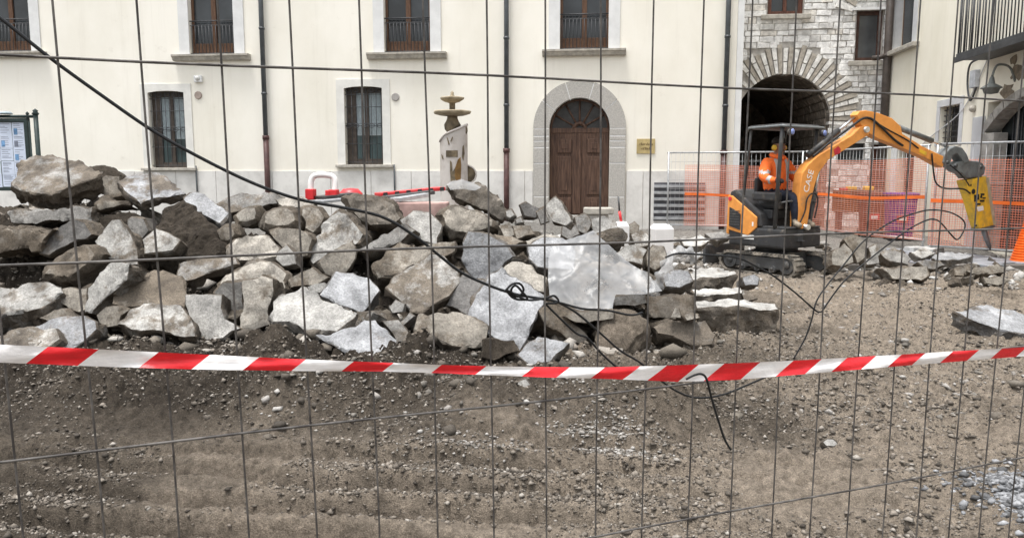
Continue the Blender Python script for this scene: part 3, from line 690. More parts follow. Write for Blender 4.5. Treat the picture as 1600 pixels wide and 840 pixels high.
# fan of dark stones over the small window
for k in range(9):
    t = math.pi*(.12+.76*k/8); cx = (wr[0]+wr[1])/2; zb = wr[3]-.15
    pts = []
    for (rr, tt) in ((.5, t-.12), (.95, t-.10), (.95, t+.10), (.5, t+.12)): pts.append((cx+rr*math.cos(tt), zb+rr*math.sin(tt)))
    if max(p[0] for p in pts) > XR-.02: continue
    b = MB(); b.prism([(u, DT-.075-.006*(k % 2), v) for (u, v) in pts], (0, .06, 0)); b.build('relieving_stone', VD if k % 2 else VL, gate)
# old gate frame standing in the passage
b = MB()
for a0 in (acx-ar+.15, acx-ar+.75, acx-ar+1.35): b.tube([(a0, DT+1.3, 0), (a0, DT+1.3, 2.1)], .03, 6)
for z_ in (2.05, 1.55, .2): b.tube([(acx-ar+.1, DT+1.28, z_), (acx-ar+1.4, DT+1.28, z_)], .03, 6)
b.tube([(acx-ar+.15, DT+1.25, 2.0), (acx-ar+1.35, DT+1.25, 1.0)], .025, 6); b.tube([(acx-ar+.15, DT+1.24, 1.2), (acx-ar+1.35, DT+1.24, .2)], .025, 6)
tag(b.build('iron_gate', mat('grey_steel', (.14, .14, .14), .5, .2, 10), None, (acx-ar+.7, DT+1.3, 0)), 'grey steel gate with diagonal braces inside the vaulted passage', 'gate')

# ------------------------------------------------------------------ right-hand house
house = thing('side_house', 'cream side house with iron balcony and stone doorway beside gatehouse', 'house', (XR, 15.5, 0))
def hp(px, row): p = on_x(px, row, XR); return p.y, p.z
y1, zb_ = hp(1393, 85); y0, _ = hp(1425, 78)
W1 = (y0, y1, zb_+.05, zb_+2.3)
y1, zt2 = hp(1470, 168); y0, zb2 = hp(1497, 226)
W2 = (y0, y1, zb2, zt2)
yA, _ = hp(1540, 220); yB = yA - 3.2
zarch = hp(1541, 208)[1]
PD = (yB, yA, 0.1, hp(1600, 150)[1])
D3a = hp(1399, 300)[0]; D3b = hp(1425, 300)[0]
W3 = (D3b, D3a, .15, hp(1412, 228)[1])
hh = [W1, W2, PD, W3]
us = sorted(set([9.0, DT-.07] + [h[0] for h in hh] + [h[1] for h in hh])); vs = sorted(set([-.1, 9.0] + [h[2] for h in hh] + [h[3] for h in hh]))
mb = MB(); wall_cells(mb, us, vs, hh, lambda u, v: V((XR, u, v)))
for (a0, a1, z0, z1) in hh:
    for (p, q) in (((a0, z0), (a0, z1)), ((a0, z1), (a1, z1)), ((a1, z1), (a1, z0)), ((a1, z0), (a0, z0))):
        mb.add([(XR, p[0], p[1]), (XR, q[0], q[1]), (XR+.34, q[0], q[1]), (XR+.34, p[0], p[1])], [(0, 1, 2, 3)])
mb.build('wall', plaster('side_plaster', (.68, .645, .53), (.82, .785, .68)), house)
def hbox(name, a0, a1, z0, z1, x0, x1, m, parent, bev=.008):
    b = MB(); b.box((min(x0, x1), a0, z0), (max(x0, x1), a1, z1)); return b.build(name, m, parent, bevel=bev)
RV = mat('grey_reveal', (.52, .53, .545), .85, .08, 3)
fr = hbox('window', W1[0], W1[1], W1[2], W1[3], XR+.24, XR+.30, WOODW, house)
hbox('pane', W1[0]+.1, W1[1]-.1, W1[2]+.1, W1[3], XR+.232, XR+.238, GLASS, fr, 0)
for (a0, a1) in ((W1[0]-.25, W1[0]), (W1[1], W1[1]+.25)): hbox('surround', a0, a1, W1[2], W1[3], XR-.025, XR-.002, RV, fr)
b = MB(); b.add([(XR+.002, W1[1]-.004, W1[2]), (XR+.23, W1[1]-.004, W1[2]), (XR+.23, W1[1]-.004, W1[3]), (XR+.002, W1[1]-.004, W1[3])], [(0, 1, 2, 3)]); b.build('reveal', RV, fr)
hbox('sill', W1[0]-.45, W1[1]+.3, W1[2]-.12, W1[2]-.003, XR-.17, XR-.003, SILL, fr, .02)
fr = hbox('window', W2[0], W2[1], W2[2], W2[3], XR+.26, XR+.30, mat('black_pane', (.02, .02, .022), .3), house, 0)
q = MB()
for t in np.linspace(.1, .9, 5): q.tube([(XR+.1, lerp(W2[0], W2[1], t), W2[2]), (XR+.1, lerp(W2[0], W2[1], t), W2[3])], .011, 6)
for t in np.linspace(.08, .92, 7): q.tube([(XR+.09, W2[0], lerp(W2[2], W2[3], t)), (XR+.09, W2[1], lerp(W2[2], W2[3], t))], .011, 6)
q.build('iron_grille', IRON, fr)
for (a0, a1, z0, z1) in ((W2[0]-.16, W2[0], W2[2], W2[3]), (W2[1], W2[1]+.16, W2[2], W2[3]), (W2[0]-.16, W2[1]+.16, W2[3], W2[3]+.16)): hbox('surround', a0, a1, z0, z1, XR-.024, XR-.002, RV, fr)
d3 = hbox('side_door', W3[0], W3[1], W3[2], W3[3], XR+.2, XR+.27, RWOOD, house)
hbox('door_frame', W3[1], W3[1]+.35, W3[2], W3[3]+.1, XR-.04, XR-.002, TRIM, d3)
# stone doorway with segmental arch
STN = mat('doorway_stone', (.36, .345, .32), .85, .25, 5, .3, 30)
dw = hbox('great_door', PD[0], PD[1], PD[2], PD[3], XR+.30, XR+.33, mat('dark_door', (.028, .034, .036), .4, .3, 3), house, 0)
q = MB()
for t in np.linspace(.04, .96, 26): q.tube([(XR+.28, lerp(PD[0], PD[1]-.35, t), .2), (XR+.28, lerp(PD[0], PD[1]-.35, t), PD[3])], .014, 6)
q.build('iron_bars', IRON, dw)
for k, (z0, z1) in enumerate(((.1, .75), (.76, 1.4), (1.41, zarch-.01))): hbox('jamb_block', PD[1]-.42+.004*k, PD[1]+.05, z0, z1, XR-.05, XR+.22, STN, dw, .015)
amid = (PD[0]+PD[1])/2; hw = (PD[1]-PD[0])/2
for k in range(9):
    ta, tb = -1 + 2*k/9, -1 + 2*(k+1)/9
    f = lambda t: zarch + (PD[3]-zarch)*(1-t*t)
    ins = [(amid+hw*t, f(t)) for t in np.linspace(ta+.008, tb-.008, 5)]; out = [(amid+hw*t*1.06, f(t)+.16) for t in np.linspace(tb-.008, ta+.008, 5)]
    b = MB(); b.prism([(XR-.045-.003*(k % 2), u, v) for (u, v) in ins+out], (.30, 0, 0)); b.build('arch_stone', STN, dw)
hbox('pilaster', PD[1]+.055, PD[1]+.55, .1, zarch+.35, XR-.03, XR-.002, RV, house)
# exposed rubble patch under the balcony
for k in range(16):
    yy = random.uniform(PD[0]+.2, PD[1]-.1); zz = hp(1575, 130)[1] + random.uniform(-.25, .75); s_ = random.uniform(.08, .2)
    b = MB(); b.prism([(XR-.008-.0004*k, yy + s_*1.6*random.uniform(.5, 1.2)*math.cos(t), zz + s_*random.uniform(.5, 1.2)*math.sin(t)) for t in np.linspace(0, 5.9, 13)], (.006, 0, 0)); b.build('bare_patch', mat('bare_render', (.24, .2, .15), .95, .3, 8, .5, 40), house)
# meter box, cable, lamp
yy, zz = hp(1527, 122)
bx = hbox('junction_box', yy-.12, yy+.12, zz-.2, zz+.16, XR-.1, XR-.003, mat('box_grey', (.45, .47, .5), .5), house, .01)
q = MB(); q.tube(smooth_path([(XR-.03, yy-1.0, zz+.5), (XR-.05, yy-.2, zz+.38), (XR-.05, yy+.25, zz+.3), (XR-.05, yy+.3, zz-.1), (XR-.05, yy+.12, zz-.45), (XR-.05, yy-.1, zz-.2)], 5), .022, 6); q.build('cable', IRON, bx)
q = MB(); q.tube(smooth_path([(XR-.02, yy-.4, zz+.3), (XR-.02, yy+.5, zz-.6), (XR-.02, yy+2.0, zz-1.1), (XR-.02, W2[1]+1.6, zz-1.55)], 6), .012, 5); q.build('wall_cable', RV, house)
yy, zz = hp(1586, 132)
q = MB(); q.tube(smooth_path([(XR-.003, yy, zz+.05), (XR-.12, yy, zz+.32), (XR-.34, yy, zz+.36), (XR-.42, yy, zz+.16)], 6), .022, 8); la = q.build('wall_lantern', mat('lamp_green_grey', (.17, .18, .17), .5, .2, 8), house)
q = MB(); q.lathe([(.02, .16), (.04, .12), (.06, .02), (.18, -.05), (.19, -.07), (.15, -.08), (.12, -.16), (.001, -.18)], 20, (XR-.42, yy, zz)); q.build('lamp_shade', MATS['lamp_green_grey'], la)
yy, zz = hp(1523, 170); q = MB(); q.lathe([(.07, 0), (.07, .06), (.04, .1), (.001, .11)], 12, (XR-.003, yy, zz), axis=(-1, 0, 0)); q.build('door_bell', SILL, house)
# corner downpipe
q = MB(); q.tube([(XR-.12, DT-.22, .2), (XR-.12, DT-.22, 9)], .10, 10)
cp = q.build('downpipe', mat('pipe_brown', (.075, .062, .055), .5, .2, 6), house)
q = MB()
for z_ in (1.2, 3.0, 4.8, 6.6): q.tube([(XR-.12, DT-.22, z_-.04), (XR-.12, DT-.22, z_+.04)], .125, 10)
q.tube([(XR-.5, DT-.16, tz(92, 1380)), (XR-.12, DT-.22, tz(90, 1380))], .06, 8); q.build('collar', MATS['pipe_brown'], cp)
# balcony
yb1 = hp(1545, 97)[0]; cnr = on_y(1493, 95, yb1); xb = cnr.x; zb = cnr.z; yb0 = yb1 - 3.4
bal = hbox('balcony', yb0, yb1, zb, zb+.13, xb, XR-.003, mat('balcony_steel', (.05, .052, .056), .5, .25, 5, .1, 40), house, .01)
hbox('edge_beam', yb0-.003, yb1+.003, zb-.05, zb+.06, xb-.045, xb-.003, MATS['balcony_steel'], bal)
rail_h = 1.15
q = MB()
for t in np.arange(yb0+.05, yb1, .115): q.tube([(xb+.03, t, zb+.13), (xb+.03, t, zb+.13+rail_h)], .012, 6)
for t in np.arange(xb+.14, XR-.05, .115): q.tube([(t, yb1-.04, zb+.13), (t, yb1-.04, zb+.13+rail_h)], .012, 6)
q.build('baluster', IRON, bal)
q = MB(); q.tube([(xb+.03, yb0, zb+.13+rail_h), (xb+.03, yb1-.04, zb+.13+rail_h), (XR, yb1-.04, zb+.13+rail_h)], .022, 6); q.tube([(xb+.03, yb1-.04, zb+.1), (xb+.03, yb1-.04, zb+.2+rail_h)], .022, 8); q.build('handrail', IRON, bal)
# ------------------------------------------------------------------ broken paving stones
TONE = {'blue': (.40, .42, .455), 'white': (.58, .57, .545), 'beige': (.46, .425, .37), 'brown': (.24, .205, .165), 'grey': (.31, .305, .295),
        'dark': (.14, .14, .145), 'soil': (.15, .127, .1), 'pale': (.49, .485, .465), 'tan': (.34, .305, .255)}
def pile_depth(row): return 6.0 + (545 - row)*.0082
def subdivide_long(bm, L, rounds=3):
    for _ in range(rounds):
        es = [e for e in bm.edges if e.calc_length() > L]
        if not es: break
        bmesh.ops.subdivide_edges(bm, edges=es, cuts=1)
        bmesh.ops.triangulate(bm, faces=[f for f in bm.faces if len(f.verts) > 3])
def roughen(bm, amp, seed, face_amp=None, big=1.0):
    bm.normal_update(); off = V((seed*3.1, seed*1.7, seed*2.3)); mv = {}
    for v in bm.verts:
        a = amp
        if face_amp is not None and all(f.material_index == 0 for f in v.link_faces): a = face_amp
        p = v.co + off
        vd = mnoise.voronoi(p*4.2)[0]; v2 = mnoise.voronoi(p*9.5)[0]
        d = big*1.3*mnoise.noise(p*2.6) + 1.6*(.45-vd[0]) + .8*(.4-v2[0]) + .6*mnoise.noise(p*15) + .35*mnoise.noise(p*34)
        mv[v] = v.normal*d*a
    for v, d in mv.items(): v.co += d
rock_n = [0]
def rock(label, poly, tone, el=40, az=0, th=.2, dirt=.3, d=None, dd=0.0, rnd=0.0, flat=None, rough=.028, group=None, name='broken_stone', shrink=.12, L=.055):
    """a slab or boulder: its main face outline, the way that face tilts, its thickness"""
    seed = rock_n[0] = rock_n[0] + 1
    rnd_ = random.Random(seed*13+5)
    cx = sum(p[0] for p in poly)/len(poly); cy = sum(p[1] for p in poly)/len(poly)
    if d is None: el = min(72, max(4, 38+(el-38)*1.6))
    dep = (d if d is not None else pile_depth(cy)) + dd
    p0 = at(cx, cy, dep)
    t = -(FH*math.cos(R(az)) - RIGHT*math.sin(R(az)))
    n = t*math.cos(R(el)) + V((0, 0, 1))*math.sin(R(el))
    kk = 1.07 if d is None else 1.0
    pts = [on_plane(cx+(x-cx)*kk, cy+(y-cy)*kk, p0, n) for (x, y) in poly]
    u = RIGHT.copy(); u = (u - n*u.dot(n)).normalized(); v = n.cross(u)
    P2 = [((p-p0).dot(u), (p-p0).dot(v)) for p in pts]
    area = sum(P2[i][0]*P2[(i+1) % len(P2)][1]-P2[(i+1) % len(P2)][0]*P2[i][1] for i in range(len(P2)))
    if area < 0: P2.reverse()
    # ragged outline
    out = []
    for i, a in enumerate(P2):
        b = P2[(i+1) % len(P2)]; l = math.hypot(b[0]-a[0], b[1]-a[1]); k = max(1, int(l/.075))
        for j in range(k):
            s = j/k; jx = 0 if j == 0 else rnd_.gauss(0, .010)
            nx, ny = (b[1]-a[1])/max(l, 1e-5), -(b[0]-a[0])/max(l, 1e-5)
            out.append((a[0]+(b[0]-a[0])*s+nx*jx, a[1]+(b[1]-a[1])*s+ny*jx))
    gx = sum(p[0] for p in out)/len(out); gy = sum(p[1] for p in out)/len(out)
    ext = max(math.hypot(x-gx, y-gy) for x, y in out)
    ch = min(.016 + .10*rnd, ext*.25)
    rings = []
    def ring(k, z, j=0): return [V((gx+(x-gx)*k+rnd_.gauss(0, j), gy+(y-gy)*k+rnd_.gauss(0, j), z+rnd_.gauss(0, j))) for (x, y) in out]
    k0 = 1-ch/max(ext, .05)
    rings = [ring(k0 - rnd*.25, 0), ring(1-rnd*.06, -ch*.8 - rnd*th*.12)]
    if th > .12: rings.append(ring(1 + .02 - shrink*.3, -th*.5, .012))
    rings.append(ring(1 - shrink - rnd*.2, -th, .016))
    if rnd: rings.append(ring(.6 - rnd*.2, -th*1.12, .01))
    bm = bmesh.new(); N = len(out)
    vr = [[bm.verts.new(c) for c in r] for r in rings]
    bm.faces.new(vr[0]).material_index = 0
    for a, b in zip(vr[:-1], vr[1:]):
        for i in range(N):
            f = bm.faces.new((a[i], b[i], b[(i+1) % N], a[(i+1) % N])); f.material_index = 1
    bm.faces.new(list(reversed(vr[-1]))).material_index = 1
    bmesh.ops.triangulate(bm, faces=bm.faces[:])
    subdivide_long(bm, L, 4)
    if rnd: bmesh.ops.smooth_vert(bm, verts=bm.verts, factor=.35*min(1, rnd*2), use_axis_x=True, use_axis_y=True, use_axis_z=True)
    sz = min(1.6, max(.35, ext/.35))
    roughen(bm, rough*sz, seed, (rough*sz*.9 if rnd else (flat if flat is not None else rough*.35)), 1.0)
    M = Matrix((u, v, n)).transposed()
    me = bpy.data.meshes.new(name)
    for q in bm.verts: q.co = M @ q.co
    bm.normal_update(); bmesh.ops.recalc_face_normals(bm, faces=bm.faces[:])
    bm.to_mesh(me); bm.free()
    me.polygons.foreach_set('use_smooth', [True]*len(me.polygons)); me.set_sharp_from_angle(angle=R(26))
    me.materials.append(EARTH if tone == 'soil' else ROCK_FACE); me.materials.append(EARTH if tone == 'soil' else (ROCK_EARTHY if el > 80 else ROCK_SIDE))
    o = link(name, me); o.location = p0
    c = TONE[tone]; c = tuple(lerp(a_, b_, .3) for a_, b_ in zip(c, (.40, .375, .335))); f = .78*rnd_.uniform(.86, 1.14); o.color = (c[0]*f, c[1]*f, c[2]*f, min(1, dirt+.12))
    tag(o, label, 'stone', group or 'broken paving stones heaped in the square')
    return o
HEAP = [
 ('grey jagged stone right of the pale tilted block', [(897,338),(914,332),(926,348),(916,368),(900,360)], 'grey', dict(el=20, th=.3, dirt=.25, d=9.0)),
 ('bluish white crumbly stone before the pale portal block', [(922,342),(944,335),(964,346),(968,366),(944,372),(926,364)], 'pale', dict(el=28, th=.35, dirt=.1, d=9.1, rough=.04)),
 ('small speckled stone under the pale tilted block', [(878,352),(898,348),(908,366),(890,376),(876,368)], 'grey', dict(el=25, th=.25, dirt=.2, d=8.9)),
 ('white lump left of the white square post', [(985,366),(1002,358),(1018,366),(1014,384),(992,386)], 'white', dict(el=25, th=.3, dirt=.2, d=9.4)),
 ('brown jagged stone behind the narrow white post', [(982,350),(992,344),(1000,352),(996,366),(984,366)], 'tan', dict(el=20, th=.25, dirt=.3, d=10.6)),
 ('huge grey slab crowned with dark soil, tip of the heap before notice board', [(26,274),(36,252),(58,244),(80,238),(104,246),(128,256),(158,267),(154,273),(112,288),(80,303),(50,299),(30,295),(12,290)], 'grey', dict(el=48, th=.26, dirt=.5, rough=.03, dd=-.1)),
 ('flat grey slab lying level beneath the huge soil-crowned slab', [(12,330),(60,324),(110,322),(142,326),(142,348),(112,345),(70,345),(30,351),(20,347)], 'grey', dict(el=22, th=.6, dirt=.3, dd=-.05)),
 ('dark brown slab edge low under the level grey slab', [(-45,354),(0,357),(80,360),(66,374),(60,392),(0,396),(-45,394)], 'brown', dict(el=12, th=.5, dirt=.5)),
 ('dark grey slab leaning diagonally above the round brown boulder', [(53,380),(80,362),(116,345),(132,350),(142,366),(112,378),(78,397),(64,393)], 'dark', dict(el=25, az=-15, th=.3, dirt=.25, rough=.03)),
 ('knobbly whitish stone squeezed under the huge soil-crowned slab', [(140,318),(154,303),(166,310),(194,312),(200,320),(180,326),(150,334),(141,330)], 'tan', dict(el=20, th=.3, dirt=.35, rnd=.5)),
 ('pale blue-grey slab with tan stain tilted on top of the heap', [(182,284),(200,273),(250,267),(272,284),(290,300),(240,310),(218,316),(206,306)], 'blue', dict(el=50, az=10, th=.14, dirt=.28)),
 ('soil-smeared stone wedged between the two topmost slabs', [(150,282),(165,274),(186,276),(190,306),(170,310),(156,300)], 'tan', dict(el=25, th=.3, dirt=.5, dd=.25)),
 ('smooth brown mound of earth behind the two topmost slabs', [(122,262),(140,254),(156,252),(174,258),(202,273),(190,284),(150,284)], 'soil', dict(el=35, th=.5, dirt=.8, dd=.55, rnd=.6)),
 ('steep soil-covered boulder with pebbles below the pale blue-grey slab', [(222,392),(232,352),(238,326),(252,314),(285,306),(310,326),(335,352),(354,396),(330,404),(290,406),(240,404)], 'soil', dict(el=45, th=.5, dirt=.95, rnd=.35, rough=.03)),
 ('cream stone poking out of the soil-covered boulder', [(222,374),(243,356),(262,362),(282,374),(270,390),(240,394),(225,396)], 'pale', dict(el=35, th=.2, dirt=.4, dd=-.16)),
 ('small block with white top beside the soil-covered boulder', [(200,344),(206,340),(224,341),(232,360),(215,380),(202,366)], 'grey', dict(el=20, th=.25, dirt=.2)),
 ('brown lump of earth and stone above the white leaning stone', [(142,352),(152,340),(176,330),(206,328),(228,332),(222,346),(200,352),(176,352),(150,372)], 'soil', dict(el=40, th=.35, dirt=.7, dd=.12, rnd=.3)),
 ('white mottled stone standing upright under the brown lump', [(146,376),(162,358),(176,346),(187,347),(203,365),(215,398),(214,412),(192,414),(170,404),(158,396)], 'pale', dict(el=30, th=.3, dirt=.3, rough=.035)),
 ('long pale stone leaning with its foot on the soil', [(128,478),(138,450),(152,430),(164,416),(182,406),(200,410),(196,438),(172,460),(150,480),(142,491),(128,488)], 'pale', dict(el=25, az=-25, th=.25, dirt=.12, dd=-.12)),
 ('round brown boulder in the shadow of the leaning dark slab', [(54,432),(62,412),(80,398),(100,388),(130,376),(148,376),(160,392),(150,410),(120,430),(105,440),(70,436)], 'brown', dict(el=30, th=.5, dirt=.5, rnd=.45)),
 ('big white and bluish block with brown crumbling front edge', [(-45,456),(0,450),(36,446),(74,434),(94,444),(98,455),(80,470),(62,480),(20,490),(-45,500)], 'pale', dict(el=45, th=.42, dirt=.22, rough=.03)),
 ('flat brownish stone behind the foot of the long pale stone', [(80,470),(96,450),(136,450),(138,482),(124,487)], 'tan', dict(el=30, th=.25, dirt=.4, dd=.12)),
 ('small brown stone under the big white and bluish block', [(60,496),(84,482),(110,480),(120,493),(90,502)], 'tan', dict(el=35, th=.2, dirt=.4)),
 ('blue-grey slab at the foot of the big white block', [(54,510),(76,500),(100,494),(128,492),(148,502),(150,514),(132,530),(108,548),(64,548),(72,528)], 'blue', dict(el=42, th=.2, dirt=.22)),
 ('whitish dirty slab half buried beside the blue-grey slab', [(-30,530),(0,524),(30,510),(56,508),(86,514),(92,530),(66,548),(-30,550)], 'pale', dict(el=45, th=.2, dirt=.42, dd=-.05)),
 ('brown slab buried under loose earth above a dark hollow', [(180,460),(190,446),(205,432),(240,424),(280,432),(292,470),(272,488),(226,476),(196,478),(178,474)], 'tan', dict(el=42, th=.28, dirt=.72, rough=.03)),
 ('cream stone with blue vein jutting over a dark hollow', [(182,506),(206,486),(230,470),(282,478),(300,502),(304,524),(280,526),(252,515),(222,516)], 'pale', dict(el=38, th=.25, dirt=.42, dd=-.1, rough=.03)),
 ('small grey-brown stone under the brown earth-buried slab', [(150,492),(165,480),(202,484),(184,508),(156,512)], 'tan', dict(el=25, th=.25, dirt=.4)),
 ('clean white block standing on end beside a dark hollow', [(292,462),(318,460),(346,462),(350,498),(374,512),(322,534),(308,524),(296,488)], 'white', dict(el=28, az=-12, th=.3, dirt=.08, rough=.018)),
 ('broad beige boulder above the upright beige stone', [(338,440),(346,426),(370,414),(392,404),(424,404),(440,414),(452,426),(450,450),(428,464),(400,474),(362,480),(335,460)], 'beige', dict(el=32, th=.4, dirt=.28, rnd=.2, rough=.03, dd=.05)),
 ('upright beige stone with a grey chip on its face', [(380,440),(408,430),(426,436),(428,460),(418,484),(422,506),(388,518),(374,516),(376,490),(382,470)], 'beige', dict(el=22, th=.28, dirt=.2, rough=.03, dd=-.1)),
 ('shadowed grey stone between clean white block and upright beige stone', [(335,458),(348,442),(378,440),(380,484),(370,502),(352,502),(346,474)], 'grey', dict(el=15, th=.3, dirt=.45)),
 ('pale bluish slab with pitted face lying over dark gap', [(418,490),(428,470),(450,458),(472,449),(496,460),(530,472),(558,486),(540,502),(524,516),(484,516),(452,501),(428,501)], 'pale', dict(el=48, th=.17, dirt=.05, flat=.012, dd=-.08)),
 ('clean blue-grey slab with white broken rim behind the pitted slab', [(500,460),(512,444),(526,426),(552,428),(576,434),(592,454),(580,472),(564,488),(540,478)], 'blue', dict(el=45, az=12, th=.2, dirt=.05, flat=.007)),
 ('smooth blue-grey slab lying flat on soil before the pitted slab', [(496,524),(540,512),(586,501),(604,516),(620,530),(602,562),(566,566),(532,546)], 'blue', dict(el=50, th=.12, dirt=.05, flat=.006, dd=-.1)),
 ('pale triangular slab beside the top of soil-covered boulder', [(288,308),(308,298),(328,310),(356,334),(344,348),(316,334),(288,324)], 'blue', dict(el=40, th=.2, dirt=.12)),
 ('dark flat stone on the skyline near the left downpipe', [(340,318),(360,304),(390,302),(424,302),(446,312),(420,318),(384,326),(360,332)], 'grey', dict(el=35, th=.35, dirt=.4, dd=.25)),
 ('beige knob left of the long tan boulder', [(360,336),(384,320),(404,320),(404,344),(384,352),(368,350)], 'beige', dict(el=25, th=.3, dirt=.3, rnd=.4)),
 ('long tan boulder near the heap skyline', [(400,336),(410,324),(430,318),(452,316),(468,324),(474,346),(456,358),(426,360),(402,352)], 'tan', dict(el=28, th=.45, dirt=.25, rnd=.55)),
 ('crumbly beige boulder right of the long tan boulder', [(468,322),(484,318),(502,322),(514,338),(504,356),(490,370),(472,360)], 'beige', dict(el=30, th=.4, dirt=.3, rnd=.3)),
 ('pale chip on the skyline below the red and white barrier', [(430,310),(452,306),(474,308),(494,318),(470,324),(446,324)], 'beige', dict(el=40, th=.3, dirt=.3, dd=.15)),
 ('tall pale boulder leaning left below the red and white barrier', [(480,404),(490,372),(508,342),(530,326),(546,334),(558,348),(572,364),(560,382),(524,392),(504,404),(486,416)], 'pale', dict(el=32, az=-15, th=.4, dirt=.3, rnd=.2, rough=.03)),
 ('rugged cream boulder above the broad beige boulder', [(352,382),(366,372),(384,366),(404,363),(422,366),(440,386),(442,400),(412,406),(370,408),(356,396)], 'beige', dict(el=35, th=.35, dirt=.15, rnd=.2, rough=.035)),
 ('shaded tan stone behind the rugged cream boulder', [(420,360),(445,358),(478,362),(487,374),(480,398),(456,402),(438,382)], 'tan', dict(el=22, th=.35, dirt=.4)),
 ('cream cube-shaped stone right of the rugged cream boulder', [(434,392),(448,381),(460,394),(464,413),(442,416),(430,405)], 'white', dict(el=25, th=.25, dirt=.15, dd=-.1)),
 ('round brown stone left of the rugged cream boulder', [(333,362),(348,348),(366,350),(374,366),(358,382),(338,380)], 'brown', dict(el=20, th=.3, dirt=.5, rnd=.5)),
 ('long grey slab edge over a black gap', [(278,408),(310,402),(366,400),(370,412),(330,425),(292,438),(278,434)], 'grey', dict(el=40, th=.14, dirt=.35, dd=-.05)),
 ('tan wedge of stone with pale upper edge beside a black gap', [(500,410),(520,392),(550,376),(558,392),(548,416),(534,434),(508,428)], 'tan', dict(el=25, az=15, th=.3, dirt=.3)),
 ('small brown stone above the pitted slab', [(450,436),(470,426),(488,418),(512,434),(492,445),(455,448)], 'tan', dict(el=30, th=.25, dirt=.4)),
 ('thin pale shard above the pitted slab', [(478,448),(506,440),(514,446),(500,458),(484,456)], 'pale', dict(el=30, th=.12, dirt=.2)),
 ('large brown boulder with flat gritty top under the barriers', [(536,308),(560,304),(600,305),(622,320),(632,342),(602,354),(570,354),(546,334)], 'brown', dict(el=22, th=.6, dirt=.35, rnd=.3, rough=.03, dd=.1)),
 ('grey slab edge sloping under the large brown boulder', [(556,388),(590,372),(632,352),(648,360),(602,390),(570,394)], 'grey', dict(el=30, th=.3, dirt=.2)),
 ('white boulder right of the large brown boulder', [(626,344),(646,330),(670,330),(690,352),(682,382),(655,374),(640,362)], 'white', dict(el=32, th=.35, dirt=.2, rough=.03)),
 ('long tan slab with split layered front', [(584,414),(600,400),(625,377),(650,382),(708,377),(708,392),(680,402),(650,414),(612,433),(592,434)], 'tan', dict(el=30, th=.35, dirt=.4, rough=.03)),
 ('white slab with brown mortar patches on its face', [(605,448),(630,426),(652,410),(672,398),(690,396),(714,420),(718,440),(700,462),(660,484),(640,485),(628,470)], 'white', dict(el=40, th=.2, dirt=.40, flat=.014, dd=-.12)),
 ('small white stone under the mortar-patched white slab', [(607,480),(618,468),(634,474),(630,488),(612,490)], 'white', dict(el=25, th=.15, dirt=.15)),
 ('large rounded tan boulder beneath the tilted topmost slab', [(678,332),(690,320),(705,316),(724,316),(750,325),(780,344),(778,356),(754,364),(728,368),(704,366),(688,352)], 'tan', dict(el=28, th=.5, dirt=.3, rnd=.45, rough=.028)),
 ('thick slab tilted up before the fountain, brown underneath', [(698,294),(706,286),(730,285),(760,288),(776,303),(792,332),(784,344),(762,328),(740,320),(714,310)], 'brown', dict(el=5, az=10, th=.45, dirt=.25, rough=.03, dd=.1)),
 ('blue-grey paving slab standing upright at the heart of heap', [(724,380),(732,362),(762,366),(790,382),(800,400),(780,420),(770,434),(744,434),(726,416)], 'blue', dict(el=18, th=.16, dirt=.10, flat=.008, dd=-.02)),
 ('cream stone lying on the upright blue-grey paving slab', [(780,421),(800,408),(830,414),(854,434),(850,456),(830,452),(806,437)], 'beige', dict(el=42, th=.2, dirt=.1, rough=.03, dd=-.1)),
 ('dark slab leaning against the largest blue slab', [(697,476),(704,450),(726,426),(757,438),(732,494),(712,482)], 'dark', dict(el=32, az=-8, th=.16, dirt=.12, flat=.012)),
 ('largest clean blue slab propped on its corner', [(730,494),(748,462),(766,430),(784,421),(848,464),(834,498),(820,532),(811,547),(801,532),(768,528)], 'blue', dict(el=38, az=6, th=.13, dirt=.06, flat=.006, dd=-.22)),
 ('block of packed earth below the largest clean blue slab', [(756,530),(802,530),(810,548),(772,564),(752,558)], 'soil', dict(el=25, th=.3, dirt=.9, dd=-.1)),
 ('thick rough slab with gritty brown top and pale front', [(644,510),(654,488),(684,484),(714,484),(740,496),(762,508),(760,540),(740,543),(690,538),(680,524),(646,524)], 'tan', dict(el=38, th=.3, dirt=.42, rough=.035, dd=-.15)),
 ('narrow grey fragments left of the thick rough slab', [(598,502),(622,500),(642,520),(646,532),(620,534)], 'grey', dict(el=35, th=.15, dirt=.3)),
 ('slim grey sliver resting above the thick rough slab', [(616,507),(640,488),(648,493),(630,509)], 'grey', dict(el=35, th=.1, dirt=.25, dd=-.05)),
 ('brown beam-like slab edge sloping beside the largest blue slab', [(842,484),(858,472),(882,486),(900,504),(918,524),(913,540),(890,532),(852,508)], 'brown', dict(el=25, az=25, th=.35, dirt=.45, rough=.03)),
 ('grey-blue slab half sunk in soil beneath the brown beam-like slab', [(808,552),(822,538),(840,526),(866,530),(890,534),(860,564),(830,570)], 'blue', dict(el=45, th=.2, dirt=.28, dd=-.1)),
 ('flat slab edge showing beneath the plastic sheet', [(880,494),(900,486),(958,484),(958,498),(900,503)], 'tan', dict(el=10, th=.7, dirt=.35, dd=-.15)),
 ('lump of crumbling earth right of the plastic sheet edge', [(930,504),(950,482),(985,478),(1012,492),(1016,520),(992,544),(940,544)], 'soil', dict(el=40, th=.35, dirt=1, rnd=.4, rough=.035)),
 ('dark stone peeping under the plastic sheet corner', [(958,464),(1008,458),(1012,474),(992,478),(960,478)], 'grey', dict(el=15, th=.4, dirt=.4)),
